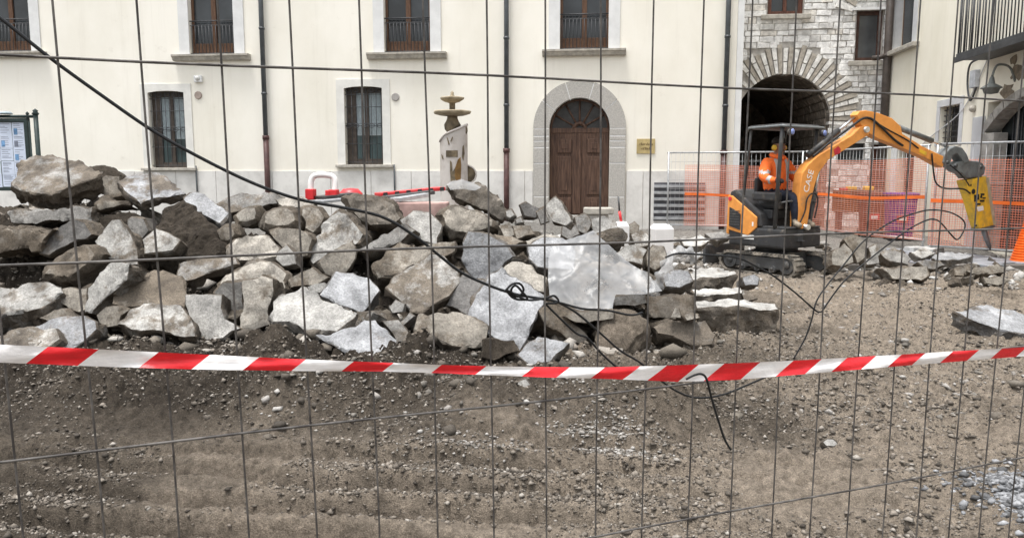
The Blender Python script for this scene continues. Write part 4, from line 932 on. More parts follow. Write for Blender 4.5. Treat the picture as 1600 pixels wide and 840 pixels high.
 ('squared block with earthy front right of the plastic sheet', [(1008,462),(1046,461),(1084,462),(1088,494),(1050,500),(1010,498)], 'brown', dict(el=12, th=.5, dirt=.5, rough=.035, d=6.75)),
 ('soil-topped slab carrying two small stones', [(1018,508),(1040,497),(1070,496),(1102,500),(1120,522),(1114,538),(1080,540),(1050,524),(1026,520)], 'grey', dict(el=40, th=.25, dirt=.62, d=6.35)),
 ('small pointed pale stone standing on the soil-topped slab', [(1045,497),(1054,478),(1062,481),(1066,498)], 'beige', dict(el=20, th=.08, dirt=.3, d=6.3)),
 ('small flat pale stone lying on the soil-topped slab', [(1066,493),(1074,487),(1092,490),(1095,497),(1072,501)], 'beige', dict(el=20, th=.1, dirt=.25, d=6.28)),
 ('thick slab with white top, frontmost of the three layered ones', [(1086,472),(1130,470),(1180,470),(1212,473),(1220,480),(1184,482),(1150,481),(1088,483)], 'white', dict(el=88, th=.26, dirt=.05, d=7.0, rough=.03, shrink=.12)),
 ('white-topped slab in the middle of the three layered ones', [(1080,453),(1120,449),(1155,449),(1162,456),(1120,458),(1086,459)], 'white', dict(el=88, th=.15, dirt=.05, d=7.75, shrink=.1)),
 ('pale chip at the end of the middle layered slab', [(1156,450),(1172,453),(1185,467),(1164,472)], 'pale', dict(el=25, th=.2, dirt=.3, d=7.75)),
 ('bluish broken end at the rear layered slab', [(1158,433),(1180,427),(1188,434),(1185,446),(1163,447)], 'blue', dict(el=25, th=.3, dirt=.15, d=8.4)),
 ('rearmost layered slab with rusty brown edge', [(1066,426),(1096,418),(1128,421),(1150,430),(1104,434),(1070,438)], 'white', dict(el=86, th=.17, dirt=.05, d=8.25, shrink=.1)),
 ('speckled blue-grey stone beside the plastic strip', [(1034,432),(1050,420),(1076,423),(1084,440),(1062,450),(1038,448)], 'blue', dict(el=35, th=.25, dirt=.3, d=7.2, rough=.03)),
 ('brown and white stone below the white plastic post', [(1008,396),(1020,382),(1038,384),(1042,406),(1024,424),(1010,416)], 'tan', dict(el=20, th=.3, dirt=.3, d=8.4)),
 ('whitish stone showing behind the plastic sheet', [(962,396),(976,384),(992,381),(1012,390),(1004,414),(976,408)], 'pale', dict(el=30, th=.3, dirt=.3, d=8.2)),
 ('pale block standing tilted before the wooden portal', [(853,316),(868,307),(879,317),(893,346),(884,353),(862,345),(851,326)], 'white', dict(el=22, az=-18, th=.25, dirt=.15)),
 ('shadowed block leaning on the pale tilted block', [(837,331),(852,322),(858,346),(845,351)], 'grey', dict(el=15, th=.2, dirt=.35, dd=.05)),
 ('dark angular stone between the fountain slab and portal', [(812,320),(822,315),(842,326),(838,341),(820,337)], 'dark', dict(el=20, th=.25, dirt=.2)),
 ('pale slab under the plastic sheet at its upper left', [(824,384),(846,370),(880,372),(900,392),(896,420),(840,416),(826,402)], 'blue', dict(el=35, th=.2, dirt=.12)),
 ('whitish stone against the upper left plastic edge', [(820,374),(845,366),(872,368),(884,378),(850,386),(826,386)], 'beige', dict(el=40, th=.2, dirt=.25, dd=.1)),
 ('small jumbled stone below the tilted topmost slab', [(778,352),(796,346),(808,366),(790,374)], 'beige', dict(el=25, th=.2, dirt=.3)),
 ('flat tan fragment beside the jumbled stone', [(800,352),(830,350),(836,366),(808,374)], 'tan', dict(el=35, th=.2, dirt=.35)),
 ('tan flake at the foot of rounded tan boulder', [(772,366),(800,368),(824,376),(800,386),(780,380)], 'tan', dict(el=40, th=.2, dirt=.4)),
 ('pale rounded stone tucked against the tilted topmost slab', [(788,328),(800,324),(808,337),(797,343),(789,339)], 'pale', dict(el=25, th=.15, dirt=.2, rnd=.4)),
 ('white pebble-like stone below the dark angular stone', [(802,342),(816,335),(820,348),(806,351)], 'white', dict(el=25, th=.12, dirt=.15, rnd=.3)),
 # right-hand side of the dig
 ('beige block right of the excavator track', [(1299,394),(1320,380),(1331,392),(1334,410),(1316,418),(1300,414)], 'beige', dict(el=20, th=.35, dirt=.3, d=11.6)),
 ('tall grey-brown block behind the beige block', [(1318,374),(1340,366),(1353,376),(1354,402),(1340,412),(1332,392)], 'tan', dict(el=15, th=.35, dirt=.35, d=12.0)),
 ('grey slab tilted beside the tall grey-brown block', [(1374,394),(1398,385),(1426,404),(1420,414),(1390,408)], 'grey', dict(el=40, th=.2, dirt=.3, d=12.0)),
 ('long beige kerb block lying on bare soil', [(1378,419),(1448,416),(1451,430),(1440,437),(1394,435)], 'beige', dict(el=15, th=.3, dirt=.3, d=11.2, shrink=.05)),
 ('dark flat slab behind the beige kerb block', [(1432,408),(1470,405),(1480,414),(1460,421),(1446,419)], 'dark', dict(el=35, th=.2, dirt=.3, d=11.9)),
 ('tan slab lying below the hydraulic breaker', [(1508,422),(1540,416),(1558,409),(1574,414),(1574,426),(1530,430)], 'tan', dict(el=30, th=.2, dirt=.3, d=11.4)),
 ('thin tan flake below the tan slab', [(1534,433),(1570,431),(1584,438),(1560,446),(1540,442)], 'tan', dict(el=25, th=.12, dirt=.25, d=10.9)),
 ('small grey stone at the foot of the tall grey-brown block', [(1350,405),(1373,397),(1374,411),(1354,414)], 'grey', dict(el=25, th=.2, dirt=.2, d=11.7)),
 ('isolated blue-grey slab lifted from the soil, dark edge', [(1489,486),(1512,478),(1540,473),(1570,484),(1612,498),(1650,512),(1606,520),(1566,517),(1524,500)], 'blue', dict(el=68, az=15, th=.16, dirt=.12, flat=.006, d=7.3)),
 ('long grey slab lying flat beyond the beige kerb block', [(1452,398),(1500,394),(1524,399),(1500,405),(1462,406)], 'blue', dict(el=80, th=.12, dirt=.15, d=12.6)),
 ('pale slab tilted between kerb block and concrete foot', [(1420,392),(1446,386),(1462,396),(1440,404)], 'pale', dict(el=50, th=.12, dirt=.2, d=12.6)),
 ('brown rough block left of the tan slab', [(1490,418),(1512,412),(1520,422),(1506,432),(1492,430)], 'tan', dict(el=25, th=.2, dirt=.4, d=11.5)),
 ('off-white broken slab among debris behind the dozer blade', [(1062,372),(1094,366),(1112,374),(1096,384),(1068,384)], 'white', dict(el=55, th=.15, dirt=.15, d=11.8)),
 ('grey slab tipped over behind the off-white broken slab', [(1100,364),(1130,358),(1142,368),(1120,376)], 'grey', dict(el=50, th=.15, dirt=.2, d=12.8)),
 ('pale boulder right of the tall grey-brown block', [(1356,386),(1372,378),(1386,388),(1380,402),(1360,404)], 'pale', dict(el=25, th=.3, dirt=.2, d=12.2)),
 # loose stones near the fence
 ('pale stone with dark side lying on the earth slope', [(704,598),(716,594),(736,612),(730,621),(712,616)], 'pale', dict(el=45, th=.06, dirt=.3, d=5.25, L=.03)),
 ('white stone standing on earth just below the tape', [(804,612),(808,594),(822,588),(832,602),(828,624),(812,628)], 'pale', dict(el=25, th=.10, dirt=.2, d=5.2, L=.03)),
 ('small white stone beside the gravel patch', [(819,674),(826,667),(840,669),(846,678),(834,683)], 'white', dict(el=35, th=.06, dirt=.1, d=4.65, rnd=.4, L=.03)),
 ('dark wedge stone in the heap of damp soil', [(1006,660),(1018,654),(1028,668),(1022,682),(1010,680)], 'tan', dict(el=30, th=.08, dirt=.4, d=4.75, L=.03)),
 ('flat brown stone on soil under the cable loop', [(1146,606),(1160,602),(1177,620),(1174,629),(1158,622)], 'tan', dict(el=45, th=.05, dirt=.3, d=5.3, L=.03)),
 ('lumpy white stone by itself on pale earth', [(1281,690),(1290,683),(1304,685),(1313,694),(1306,699),(1288,697)], 'white', dict(el=35, th=.06, dirt=.12, d=4.5, rnd=.4, L=.03)),
 ('long white stone with crumbs on pale earth near the fence', [(1302,776),(1310,770),(1330,776),(1346,783),(1338,787),(1314,784)], 'white', dict(el=40, th=.05, dirt=.08, d=3.75, rnd=.4, L=.025)),
 ('white crumb beside the long white stone', [(1346,780),(1356,776),(1368,780),(1370,788),(1354,787)], 'pale', dict(el=40, th=.04, dirt=.1, d=3.75, rnd=.4, L=.025)),
 ('tan stone half sunk in the soil at far left', [(60,692),(74,680),(92,682),(98,694),(80,702)], 'tan', dict(el=40, th=.08, dirt=.5, d=4.6, rnd=.3, L=.03)),
 ('bluish stone beside the half-sunk tan stone', [(101,690),(112,680),(126,678),(124,688),(110,694)], 'blue', dict(el=40, th=.05, dirt=.2, d=4.65, L=.03)),
 ('cream stone on earth above the half-sunk tan stone', [(100,664),(108,653),(120,656),(120,667),(108,671)], 'beige', dict(el=35, th=.06, dirt=.25, d=4.9, rnd=.3, L=.03)),
 ('beige stone high on the damp earth slope', [(316,620),(324,614),(336,618),(334,630),(320,630)], 'beige', dict(el=35, th=.05, dirt=.35, d=5.2, rnd=.3, L=.03)),
]
for (lab, poly, tone, kw) in HEAP: rock(lab, poly, tone, **kw)

# smaller rubble: copies of a few rough blocks, wedged in the heap and strewn round the excavator
def proto(seed, s=(1, .8, .6)):
    bm = bmesh.new(); rr = random.Random(seed)
    pts = [bm.verts.new((rr.uniform(-.5, .5)*s[0]*1.1, rr.uniform(-.5, .5)*s[1]*1.1, rr.uniform(-.5, .5)*s[2]*1.1)) for _ in range(15)]
    bmesh.ops.convex_hull(bm, input=pts)
    for v in [v for v in bm.verts if not v.link_faces]: bm.verts.remove(v)
    bmesh.ops.triangulate(bm, faces=bm.faces[:]); subdivide_long(bm, .3, 2); roughen(bm, .06, seed)
    me = bpy.data.meshes.new('rubble_stone'); bm.to_mesh(me); bm.free()
    me.polygons.foreach_set('use_smooth', [True]*len(me.polygons)); me.set_sharp_from_angle(angle=R(30))
    me.materials.append(ROCK_SIDE); return me
PROTO = [proto(s, sh) for s, sh in ((1, (1, .8, .6)), (2, (1, .7, .4)), (3, (1, .9, .8)), (4, (1, .6, .35)), (5, (.9, .9, .5)), (6, (1, .75, .55)), (8, (1, .5, .45)))]
WORD = {'tan': 'tan', 'beige': 'beige', 'grey': 'grey', 'brown': 'brown', 'pale': 'off-white', 'blue': 'bluish', 'white': 'white', 'dark': 'dark grey'}
SHAPE = ['chunky', 'flat', 'rounded', 'thin', 'squat', 'angular', 'long']
def scatter(label, group, n, pick, smin, smax, tones, dirt=(.1, .5)):
    k = 0
    while k < n:
        p = pick()
        if p is None: continue
        s = random.uniform(smin, smax)*(.6+.8*random.random()**2)
        pi = random.randrange(len(PROTO)); o = bpy.data.objects.new('rubble_stone', PROTO[pi]); COL.objects.link(o)
        o.scale = (s, s*random.uniform(.7, 1), s*random.uniform(.6, 1)); o.rotation_euler = (random.uniform(-.7, .7), random.uniform(-.7, .7), random.uniform(0, 6.3))
        o.location = (p.x, p.y, p.z + s*(.30 if 'heap' in group else .18))
        tn = random.choice(tones); c = TONE[tn]; f = random.uniform(.62, .95); o.color = (c[0]*f, c[1]*f, c[2]*f, random.uniform(*dirt))
        tag(o, label % (SHAPE[pi] + ' ' + WORD[tn]), 'stone', group); k += 1
def on_ground(px, d):
    xc = (px-800)/1200*d; p = cw(xc, d); p.z = gz(p); return p
def pick_heap():
    return on_ground(random.uniform(-40, 1060), random.uniform(6.3, 9.4))
def pick_debris():
    px = random.uniform(1000, 1580); d = random.uniform(10.6, 16.5)
    if 1130 < px < 1300 and d < 14: return None
    if px > 1300 and d > 15.0: return None
    if 1180 < px < 1290 and d < 11.5: return None
    if random.random() < .5 and d < 12: return None
    return on_ground(px, d)
def pick_back(): return on_ground(random.uniform(760, 1080), random.uniform(8.6, 12.5))
scatter('small %s stone wedged among the slabs of the heap', 'small stones in the heap', 125, pick_heap, .16, .42, ['tan', 'beige', 'grey', 'brown', 'pale', 'blue'], (.2, .6))
scatter('%s stone strewn on the ground around the excavator', 'rubble round the excavator', 130, pick_debris, .12, .30, ['grey', 'pale', 'tan', 'white', 'beige', 'dark'], (.1, .45))
scatter('%s rubble stone between heap and wooden portal', 'rubble before the portal', 45, pick_back, .14, .34, ['pale', 'white', 'grey', 'blue', 'beige'], (.05, .35))

# pebbles, crumbs and gravel: nobody could count them
def pebbles(name, label, P, S, m, octa=False):
    ico = bmesh.new(); bmesh.ops.create_icosphere(ico, subdivisions=1, radius=1)
    if octa:
        ico.clear(); vv = [ico.verts.new(c) for c in ((1,0,0),(-1,0,0),(0,1,0),(0,-1,0),(0,0,1),(0,0,-1))]; ico.verts.index_update()
        for a, b, c in ((0,2,4),(2,1,4),(1,3,4),(3,0,4),(2,0,5),(1,2,5),(3,1,5),(0,3,5)): ico.faces.new((vv[a], vv[b], vv[c]))
    base = np.array([v.co[:] for v in ico.verts]); tri = np.array([[v.index for v in f.verts] for f in ico.faces]); ico.free()
    n = len(P); jit = rng.uniform(.42, 1.35, (n, len(base), 1)); sc = S[:, None, None]*np.stack([rng.uniform(.8, 1.5, n), rng.uniform(.6, 1.1, n), rng.uniform(.4, .85, n)], -1)[:, None, :]
    v = base[None]*jit*sc; a = rng.uniform(0, 6.28, n); c, s = np.cos(a)[:, None], np.sin(a)[:, None]
    x = v[..., 0]*c - v[..., 1]*s; y = v[..., 0]*s + v[..., 1]*c; v = np.stack([x, y, v[..., 2]], -1) + P[:, None, :]
    co = v.reshape(-1, 3); f = (tri[None] + (np.arange(n)*len(base))[:, None, None]).reshape(-1, 3)
    me = bpy.data.meshes.new(name); me.vertices.add(len(co)); me.vertices.foreach_set('co', co.ravel()); me.loops.add(f.size); me.loops.foreach_set('vertex_index', f.ravel().astype(np.int32))
    me.polygons.add(len(f)); me.polygons.foreach_set('loop_start', np.arange(0, f.size, 3, dtype=np.int32)); me.update(calc_edges=True)
    at_ = me.attributes.new('tone', 'FLOAT', 'POINT'); at_.data.foreach_set('value', np.repeat(rng.random(n), len(base)).astype(np.float32))
    me.materials.append(m); return tag(link(name, me), label, None, None, 'stuff')
def tone_mat(name, cols, rough=.9):
    m = bpy.data.materials.new(name); m.use_nodes = True; t = m.node_tree; b = t.nodes['Principled BSDF']; b.inputs['Roughness'].default_value = rough; b.inputs['Specular IOR Level'].default_value = .2
    a = nd(t, 'ShaderNodeAttribute', attribute_name='tone'); r = nd(t, 'ShaderNodeValToRGB'); t.links.new(a.outputs['Fac'], r.inputs[0])
    e = r.color_ramp.elements; e[0].color = c4(cols[0]); e[1].color = c4(cols[-1]); e[1].position = 1
    for i, c in enumerate(cols[1:-1]): k = e.new((i+1)/(len(cols)-1)); k.color = c4(c)
    n = nd(t, 'ShaderNodeTexNoise', Scale=90, Detail=4); tc = nd(t, 'ShaderNodeTexCoord'); t.links.new(tc.outputs['Object'], n.inputs['Vector'])
    mr = nd(t, 'ShaderNodeMapRange'); t.links.new(n.outputs[0], mr.inputs[0]); mr.inputs[1].default_value = .3; mr.inputs[2].default_value = .7; mr.inputs[3].default_value = .65; mr.inputs[4].default_value = 1.1
    s = nd(t, 'ShaderNodeVectorMath', operation='SCALE'); t.links.new(r.outputs[0], s.inputs[0]); t.links.new(mr.outputs[0], s.inputs['Scale']); t.links.new(s.outputs[0], b.inputs['Base Color'])
    MATS[name] = m; return m
def gpts(xc, zh, lift):
    z = ground(xc, zh) + lift
    return np.stack([RIGHT.x*xc + FH.x*zh, RIGHT.y*xc + FH.y*zh, z], -1)
n = 190000
zh = 2.6*np.exp(rng.random(n)**1.0*math.log(13/2.6)); xc = (rng.random(n)*2-1)*.78*zh
dens = fbm(xc, zh, 1.3, 3); bank = sstep(4.3, 4.8, zh+.1*xc)*(1-sstep(6.5, 8, zh)); keep = dens*1.3 + .5*(rng.random(n)-.5) + .24*bank > .12; xc, zh = xc[keep], zh[keep]
S = .0024 + .015*rng.random(len(xc))**9 + .0036*rng.random(len(xc)); S *= 1+.06*zh
pebbles('soil_crumbs', 'crumbs of earth and small pebbles scattered over the dug soil', gpts(xc, zh, S*.25), S, tone_mat('crumb_tones', [(.05, .043, .036), (.08, .069, .058), (.11, .096, .08), (.14, .122, .102), (.17, .148, .123), (.2, .175, .147), (.22, .192, .162), (.24, .21, .178), (.36, .335, .3)]), True)
def patch(px, row, rx, rz, n): 
    p = on_z(px, row, .06); a, b = p.dot(RIGHT), p.dot(FH); return a + rng.normal(0, rx, n), b + rng.normal(0, rz, n)
xs, ys = zip(*[patch(940, 685, .17, .14, 800), patch(960, 705, .13, .06, 350), patch(730, 700, .22, .12, 350), patch(920, 625, .2, .1, 200)]); xc = np.concatenate(xs); zh = np.concatenate(ys)
S = .0045 + .012*rng.random(len(xc))**3
pebbles('gravel', 'spread of pale grey gravel below the tape', gpts(xc, zh, S*.3), S, tone_mat('gravel_tones', [(.12, .11, .095), (.19, .175, .155), (.28, .26, .24), (.42, .405, .38)]))
xs, ys = zip(*[patch(1622, 805, .085, .15, 7000), patch(1604, 745, .06, .10, 700), patch(1590, 790, .16, .2, 300)]); xc = np.concatenate(xs); zh = np.concatenate(ys)
S = .004 + .02*rng.random(len(xc))**3
pebbles('crushed_stone', 'small heap of bluish white crushed stone by the fence', gpts(xc, zh, S*.15), S, tone_mat('crushed_tones', [(.08, .08, .08), (.15, .152, .158), (.22, .225, .235), (.34, .345, .355)]))
# broken bits strewn between the larger blocks behind the heap and round the excavator
n = 5200; pxs = rng.uniform(830, 1600, n); zh = rng.uniform(9.2, 17.5, n); ok = ~((pxs > 1130) & (pxs < 1300) & (zh < 13.6)) & ~((pxs > 1290) & (zh > 15)) & ~((pxs > 1290) & (zh < 11)); pxs, zh = pxs[ok], zh[ok]
xc = (pxs-800)/1200*zh; keep = fbm(xc, zh, .8, 3) + .3*(rng.random(len(xc))-.5) > -.02; xc, zh = xc[keep], zh[keep]
S = .025 + .085*rng.random(len(xc))**3.5
pebbles('rubble', 'fine pale rubble strewn between the larger blocks', gpts(xc, zh, S*.3), S, tone_mat('rubble_tones', [(.15, .14, .13), (.28, .265, .245), (.42, .41, .39), (.6, .59, .57)]))
n = 1300; zh = rng.uniform(4.4, 7.2, n); xc = rng.uniform(-.75, .75, n)*zh; keep = fbm(xc+3, zh+8, 1.0, 3) + .25*(rng.random(n)-.5) > .03; xc, zh = xc[keep], zh[keep]; S = .012 + .05*rng.random(len(xc))**4
pebbles('earth_clods', 'dark clods of dug earth on the bank below the heap', gpts(xc, zh, S*.1), S, tone_mat('clod_tones', [(.06, .052, .044), (.09, .078, .065), (.13, .113, .094), (.17, .15, .125)]))
n = 2200; zh = rng.uniform(5.9, 9.0, n); xc = rng.uniform(-.7, .22, n)*zh; S = .015 + .075*rng.random(n)**4
pebbles('heap_rubble', 'crumbled stone filling gaps between the slabs', gpts(xc, zh, S*.3), S, tone_mat('heap_tones', [(.09, .078, .065), (.16, .14, .115), (.25, .22, .185), (.38, .36, .33)]))
# many mid-size chips over the heap foot and the right-hand ground
n = 5200; zh = 4.6*np.exp(rng.random(n)*math.log(15/4.6)); xc = (rng.random(n)*2-1)*.74*zh
keep = fbm(xc+9, zh, .9, 3) + .2*(rng.random(n)-.5) > .0; xc, zh = xc[keep], zh[keep]; S = .010 + .03*rng.random(len(xc))**5; S *= 1 + .07*np.maximum(0, zh-7)
pebbles('stone_chips', 'stone chips lying about on the soil', gpts(xc, zh, S*.25), S, MATS['gravel_tones'])
# ------------------------------------------------------------------ mini excavator with hydraulic breaker
ORANGE = mat('excavator_orange', (.60, .225, .04), .5, .12, 5, .08, 30, spec=.4, col2=(.78, .31, .06), lo=.3, hi=.55, detail=9)
BLACKP = mat('black_plastic', (.022, .024, .028), .5, .25, 8, .08, 60, spec=.4)
CHAR = mat('charcoal_steel', (.045, .048, .052), .5, .25, 7, .1, 50, spec=.5)
GREYM = mat('coupler_grey', (.13, .145, .15), .5, .25, 8, .1, 40, spec=.5)
YEL = mat('breaker_yellow', (.52, .33, .05), .55, .1, 7, .05, 30, spec=.4, col2=(.78, .48, .03), lo=.35, hi=.55, detail=9)
CHROME = mat('chrome_rod', (.6, .6, .6), .2, .05, 5, metal=.9)
RUBBER = mat('track_rubber', (.06, .056, .05), .9, .4, 7, .5, 50, col2=(.30, .265, .22), lo=.42, hi=.66)
HOSE = mat('hose_black', (.015, .015, .016), .5, .2, 10)
WHITEP = mat('white_print', (.75, .75, .73), .6, .05, 8); BLACKPR = mat('black_print', (.02, .02, .02), .6); REDPR = mat('red_print', (.55, .03, .05), .5)
add_mud(ORANGE, .18, 4.0); add_mud(YEL, .3, 5.0); add_mud(BLACKP, .28, 3.5); add_mud(CHAR, .34, 4.0); add_mud(GREYM, .25, 5.0)
SC = at(1212, 418, 12.95); SC.z = gz(SC) + .015     # slewing centre on the ground
hd = R(-57)                                           # heading: to the right and towards the fence
HX = RIGHT*math.cos(hd) + FH*math.sin(hd); HY = -RIGHT*math.sin(hd) + FH*math.cos(hd)
def ex(x, y, z): return SC + HX*x + HY*y + V((0, 0, z))
EM = Matrix((HX, HY, V((0, 0, 1)))).transposed().to_4x4(); EM.translation = SC
exc = thing('mini_excavator', 'orange and black mini excavator with canopy and yellow hydraulic breaker', 'excavator', SC)
def ebox(name, lo, hi, m, parent=exc, bev=.02):
    b = MB(); b.box(lo, hi, 0, EM); return b.build(name, m, parent, bevel=bev)
# tracks
TL, TH = 1.55, .33
for sy in (-1, 1):
    yc = sy*.40; r_ = TH/2; prof = []
    for a in np.linspace(-90, 90, 12): prof.append((TL/2-r_ + r_*math.cos(R(a)), r_ + r_*math.sin(R(a))))
    for a in np.linspace(90, 270, 12): prof.append((-TL/2+r_ + r_*math.cos(R(a)), r_ + r_*math.sin(R(a))))
    b = MB(); n_ = len(prof); inn = [(x*.955 if abs(x) > .3 else x, lerp(z, r_, .13)) for (x, z) in prof]
    vs_ = []
    for yy in (-.115, .115): vs_ += [ex(x, yc+yy, z) for (x, z) in prof] + [ex(x, yc+yy, z) for (x, z) in inn]
    fs_ = []
    for i in range(n_):
        j = (i+1) % n_
        fs_ += [(i, j, 2*n_+j, 2*n_+i), (n_+j, n_+i, 3*n_+i, 3*n_+j), (j, i, n_+i, n_+j), (2*n_+i, 2*n_+j, 3*n_+j, 3*n_+i)]
    b.add(vs_, fs_)
    tr = b.build('track', RUBBER, exc)
    per = []   # lugs
    tot = 0; P_ = prof + [prof[0]]; L2 = [math.hypot(P_[i+1][0]-P_[i][0], P_[i+1][1]-P_[i][1]) for i in range(n_)]; tot = sum(L2); nl = 44
    b = MB()
    for k in range(nl):
        s = tot*k/nl; i = 0
        while s > L2[i]: s -= L2[i]; i += 1
        a, c_ = P_[i], P_[i+1]; t = s/max(L2[i], 1e-6); x, z = lerp(a[0], c_[0], t), lerp(a[1], c_[1], t); dx, dz = (c_[0]-a[0])/L2[i], (c_[1]-a[1])/L2[i]
        m_ = EM @ Matrix.Translation((x, yc, z)) @ Matrix.Rotation(-math.atan2(dz, dx), 4, 'Y'); b.box((-.022, -.112, -.022), (.022, .112, .004), 0, m_)
    tag(b.build('track_lug', RUBBER, tr), kind='stuff')
    b = MB(); b.box((-TL/2+.16, yc-.07, .1), (TL/2-.16, yc+.07, .29), 0, EM); b.build('track_frame', CHAR, exc, bevel=.02)
    for (x, rr) in ((TL/2-.2, .145), (-TL/2+.2, .14), (-.3, .06), (0, .06), (.3, .06)):
        b = MB(); zc_ = .2 if rr > .1 else .11
        b.lathe([(rr, -.085), (rr, .085)], 18, ex(x, yc, zc_), axis=HY); b.lathe([(rr*.5, .086), (rr*.45, .10), (.001, .10)], 14, ex(x, yc, zc_), axis=HY*sy); b.build('track_wheel', CHAR, tr)
ebox('undercarriage', (-.36, -.34, .14), (.36, .34, .36), CHAR); 
b = MB(); b.lathe([(.34, 0), (.34, .1)], 24, ex(0, 0, .36)); b.build('slewing_ring', BLACKP, exc)
# dozer blade at the rear end of the tracks
bl = ebox('dozer_blade', (-1.16, -.52, .06), (-1.10, .52, .40), CHAR)
for sy in (-.22, .22): ebox('blade_arm', (-1.098, sy-.04, .17), (-.34, sy+.04, .25), CHAR, bl, .01)
# upper house
Hb = .54
ebox('house_base', (-.62, -.48, Hb-.10), (.50, .48, Hb+.22), BLACKP, exc, .04)
ebox('name_strip', (-.32, -.486, Hb+.02), (-.08, -.4815, Hb+.09), WHITEP, exc, 0)
def eprism(name, poly_xz, y0, y1, m, parent=exc, bev=.02):
    b = MB(); b.prism([ex(x, y0, z) for (x, z) in poly_xz], HY*(y1-y0)); return b.build(name, m, parent, bevel=bev)
hood = eprism('engine_hood', [(-.66, .77), (-.63, 1.34), (-.52, 1.38), (.02, .98), (.06, .77)], -.46, .46, BLACKP, exc, .03)
eprism('side_panel', [(-.645, .70), (-.645, 1.28), (-.56, 1.27), (-.03, .93), (-.03, .76), (-.20, .62)], -.492, -.464, ORANGE, hood, .012)
eprism('side_panel', [(-.645, .70), (-.645, 1.28), (-.56, 1.27), (-.03, .93), (-.03, .76), (-.20, .62)], .464, .492, ORANGE, hood, .012)
eprism('vent_grille', [(-.60, .76), (-.60, 1.08), (-.52, 1.05), (-.36, .97), (-.36, .70)], -.505, -.4925, BLACKP, hood, .004)
for k in range(6):
    zz = .78 + .045*k; b = MB(); b.box((-.585, -.512, zz), (-.375, -.506, zz+.018), 0, EM); b.build('grille_slat', CHAR, hood)
eprism('rear_counterweight', [(-.72, .62), (-.70, 1.28), (-.65, 1.31), (-.65, .60)], -.44, .44, ORANGE, hood, .03)
b = MB(); b.lathe([(.035, 0), (.035, .008)], 12, ex(-.60, -.493, 1.22), axis=-HY); b.build('round_badge', REDPR, hood)
b = MB(); b.box((-.12, -.496, .78), (-.09, -.4925, .85), 0, EM); b.build('decal', WHITEP, hood)
ebox('floor_plate', (.0, -.44, Hb+.221), (.52, .44, Hb+.25), CHAR)
seat = ebox('seat', (-.25, -.24, 1.06), (.22, .24, 1.20), BLACKP, exc, .05); ebox('seat_back', (-.35, -.22, 1.15), (-.27, .22, 1.58), BLACKP, seat, .05)
ebox('seat_box', (-.25, -.30, .9), (.12, .30, 1.055), BLACKP, exc, .02)
for sy in (-1, 1):
    cs = ebox('side_console', (-.2, sy*.36-.07, 1.2), (.3, sy*.36+.07, 1.34), BLACKP, exc, .03)
    b = MB(); b.tube([ex(.25, sy*.36, 1.33), ex(.28, sy*.345, 1.46)], .012, 8); b.lathe([(.018, 0), (.024, .03), (.022, .09), (.010, .11)], 10, ex(.28, sy*.345, 1.45)); b.build('joystick', HOSE, cs)
b = MB(); b.tube([ex(.40, -.44, 1.18), ex(.44, -.30, 1.2), ex(.44, .30, 1.2), ex(.40, .44, 1.18)], .016, 8); b.tube([ex(.44, -.2, .79), ex(.44, -.2, 1.2)], .014, 8); b.tube([ex(.44, .2, .79), ex(.44, .2, 1.2)], .014, 8); b.build('front_guard', CHAR, exc)
for sy in (-.12, .12):
    b = MB(); b.box((.42, sy-.045, .80), (.50, sy+.045, .82), 0, EM @ Matrix.Rotation(0, 4, 'Y')); b.tube([ex(.46, sy, .82), ex(.43, sy*1.2, 1.05)], .01, 6); b.build('pedal', GREYM, exc)
# canopy
cz = 2.36
can = eprism('canopy_roof', [(-.30, cz), (-.26, cz+.06), (.36, cz+.07), (.44, cz+.03), (.44, cz)], -.47, .47, BLACKP, exc, .015)
for (x, y, x2, y2, zb) in ((.36, -.44, .30, -.45, .77), (.36, .44, .30, .45, .77), (-.25, -.44, -.36, -.44, 1.28), (-.25, .44, -.36, .44, 1.28)):
    b = MB(); b.tube([ex(x2, y2, zb), ex(lerp(x2, x, .8), y, cz-.25), ex(x, y, cz+.005)], .032 if x > 0 else .022, 10); b.build('canopy_post', CHAR, can)
b = MB(); b.tube([ex(-.30, -.47, cz-.03), ex(-.26, -.49, cz+.02), ex(.40, -.49, cz+.03), ex(.45, -.47, cz+.02), ex(.46, .47, cz+.02), ex(.40, .49, cz+.03), ex(-.28, .49, cz+.02)], .02, 8); b.build('roof_rail', GREYM, can)
for sy in (-.40, .42):
    b = MB(); b.lathe([(.03, -.05), (.058, -.03), (.06, .03), (.05, .035)], 14, ex(.49, sy, cz-.07), axis=HX); lm = b.build('work_light', BLACKP, can)
    b = MB(); b.lathe([(.05, 0), (.03, .012), (.001, .016)], 14, ex(.526, sy, cz-.07), axis=HX); b.build('light_lens', mat('lens_blue', (.2, .25, .5), .15, .2, 10), lm)
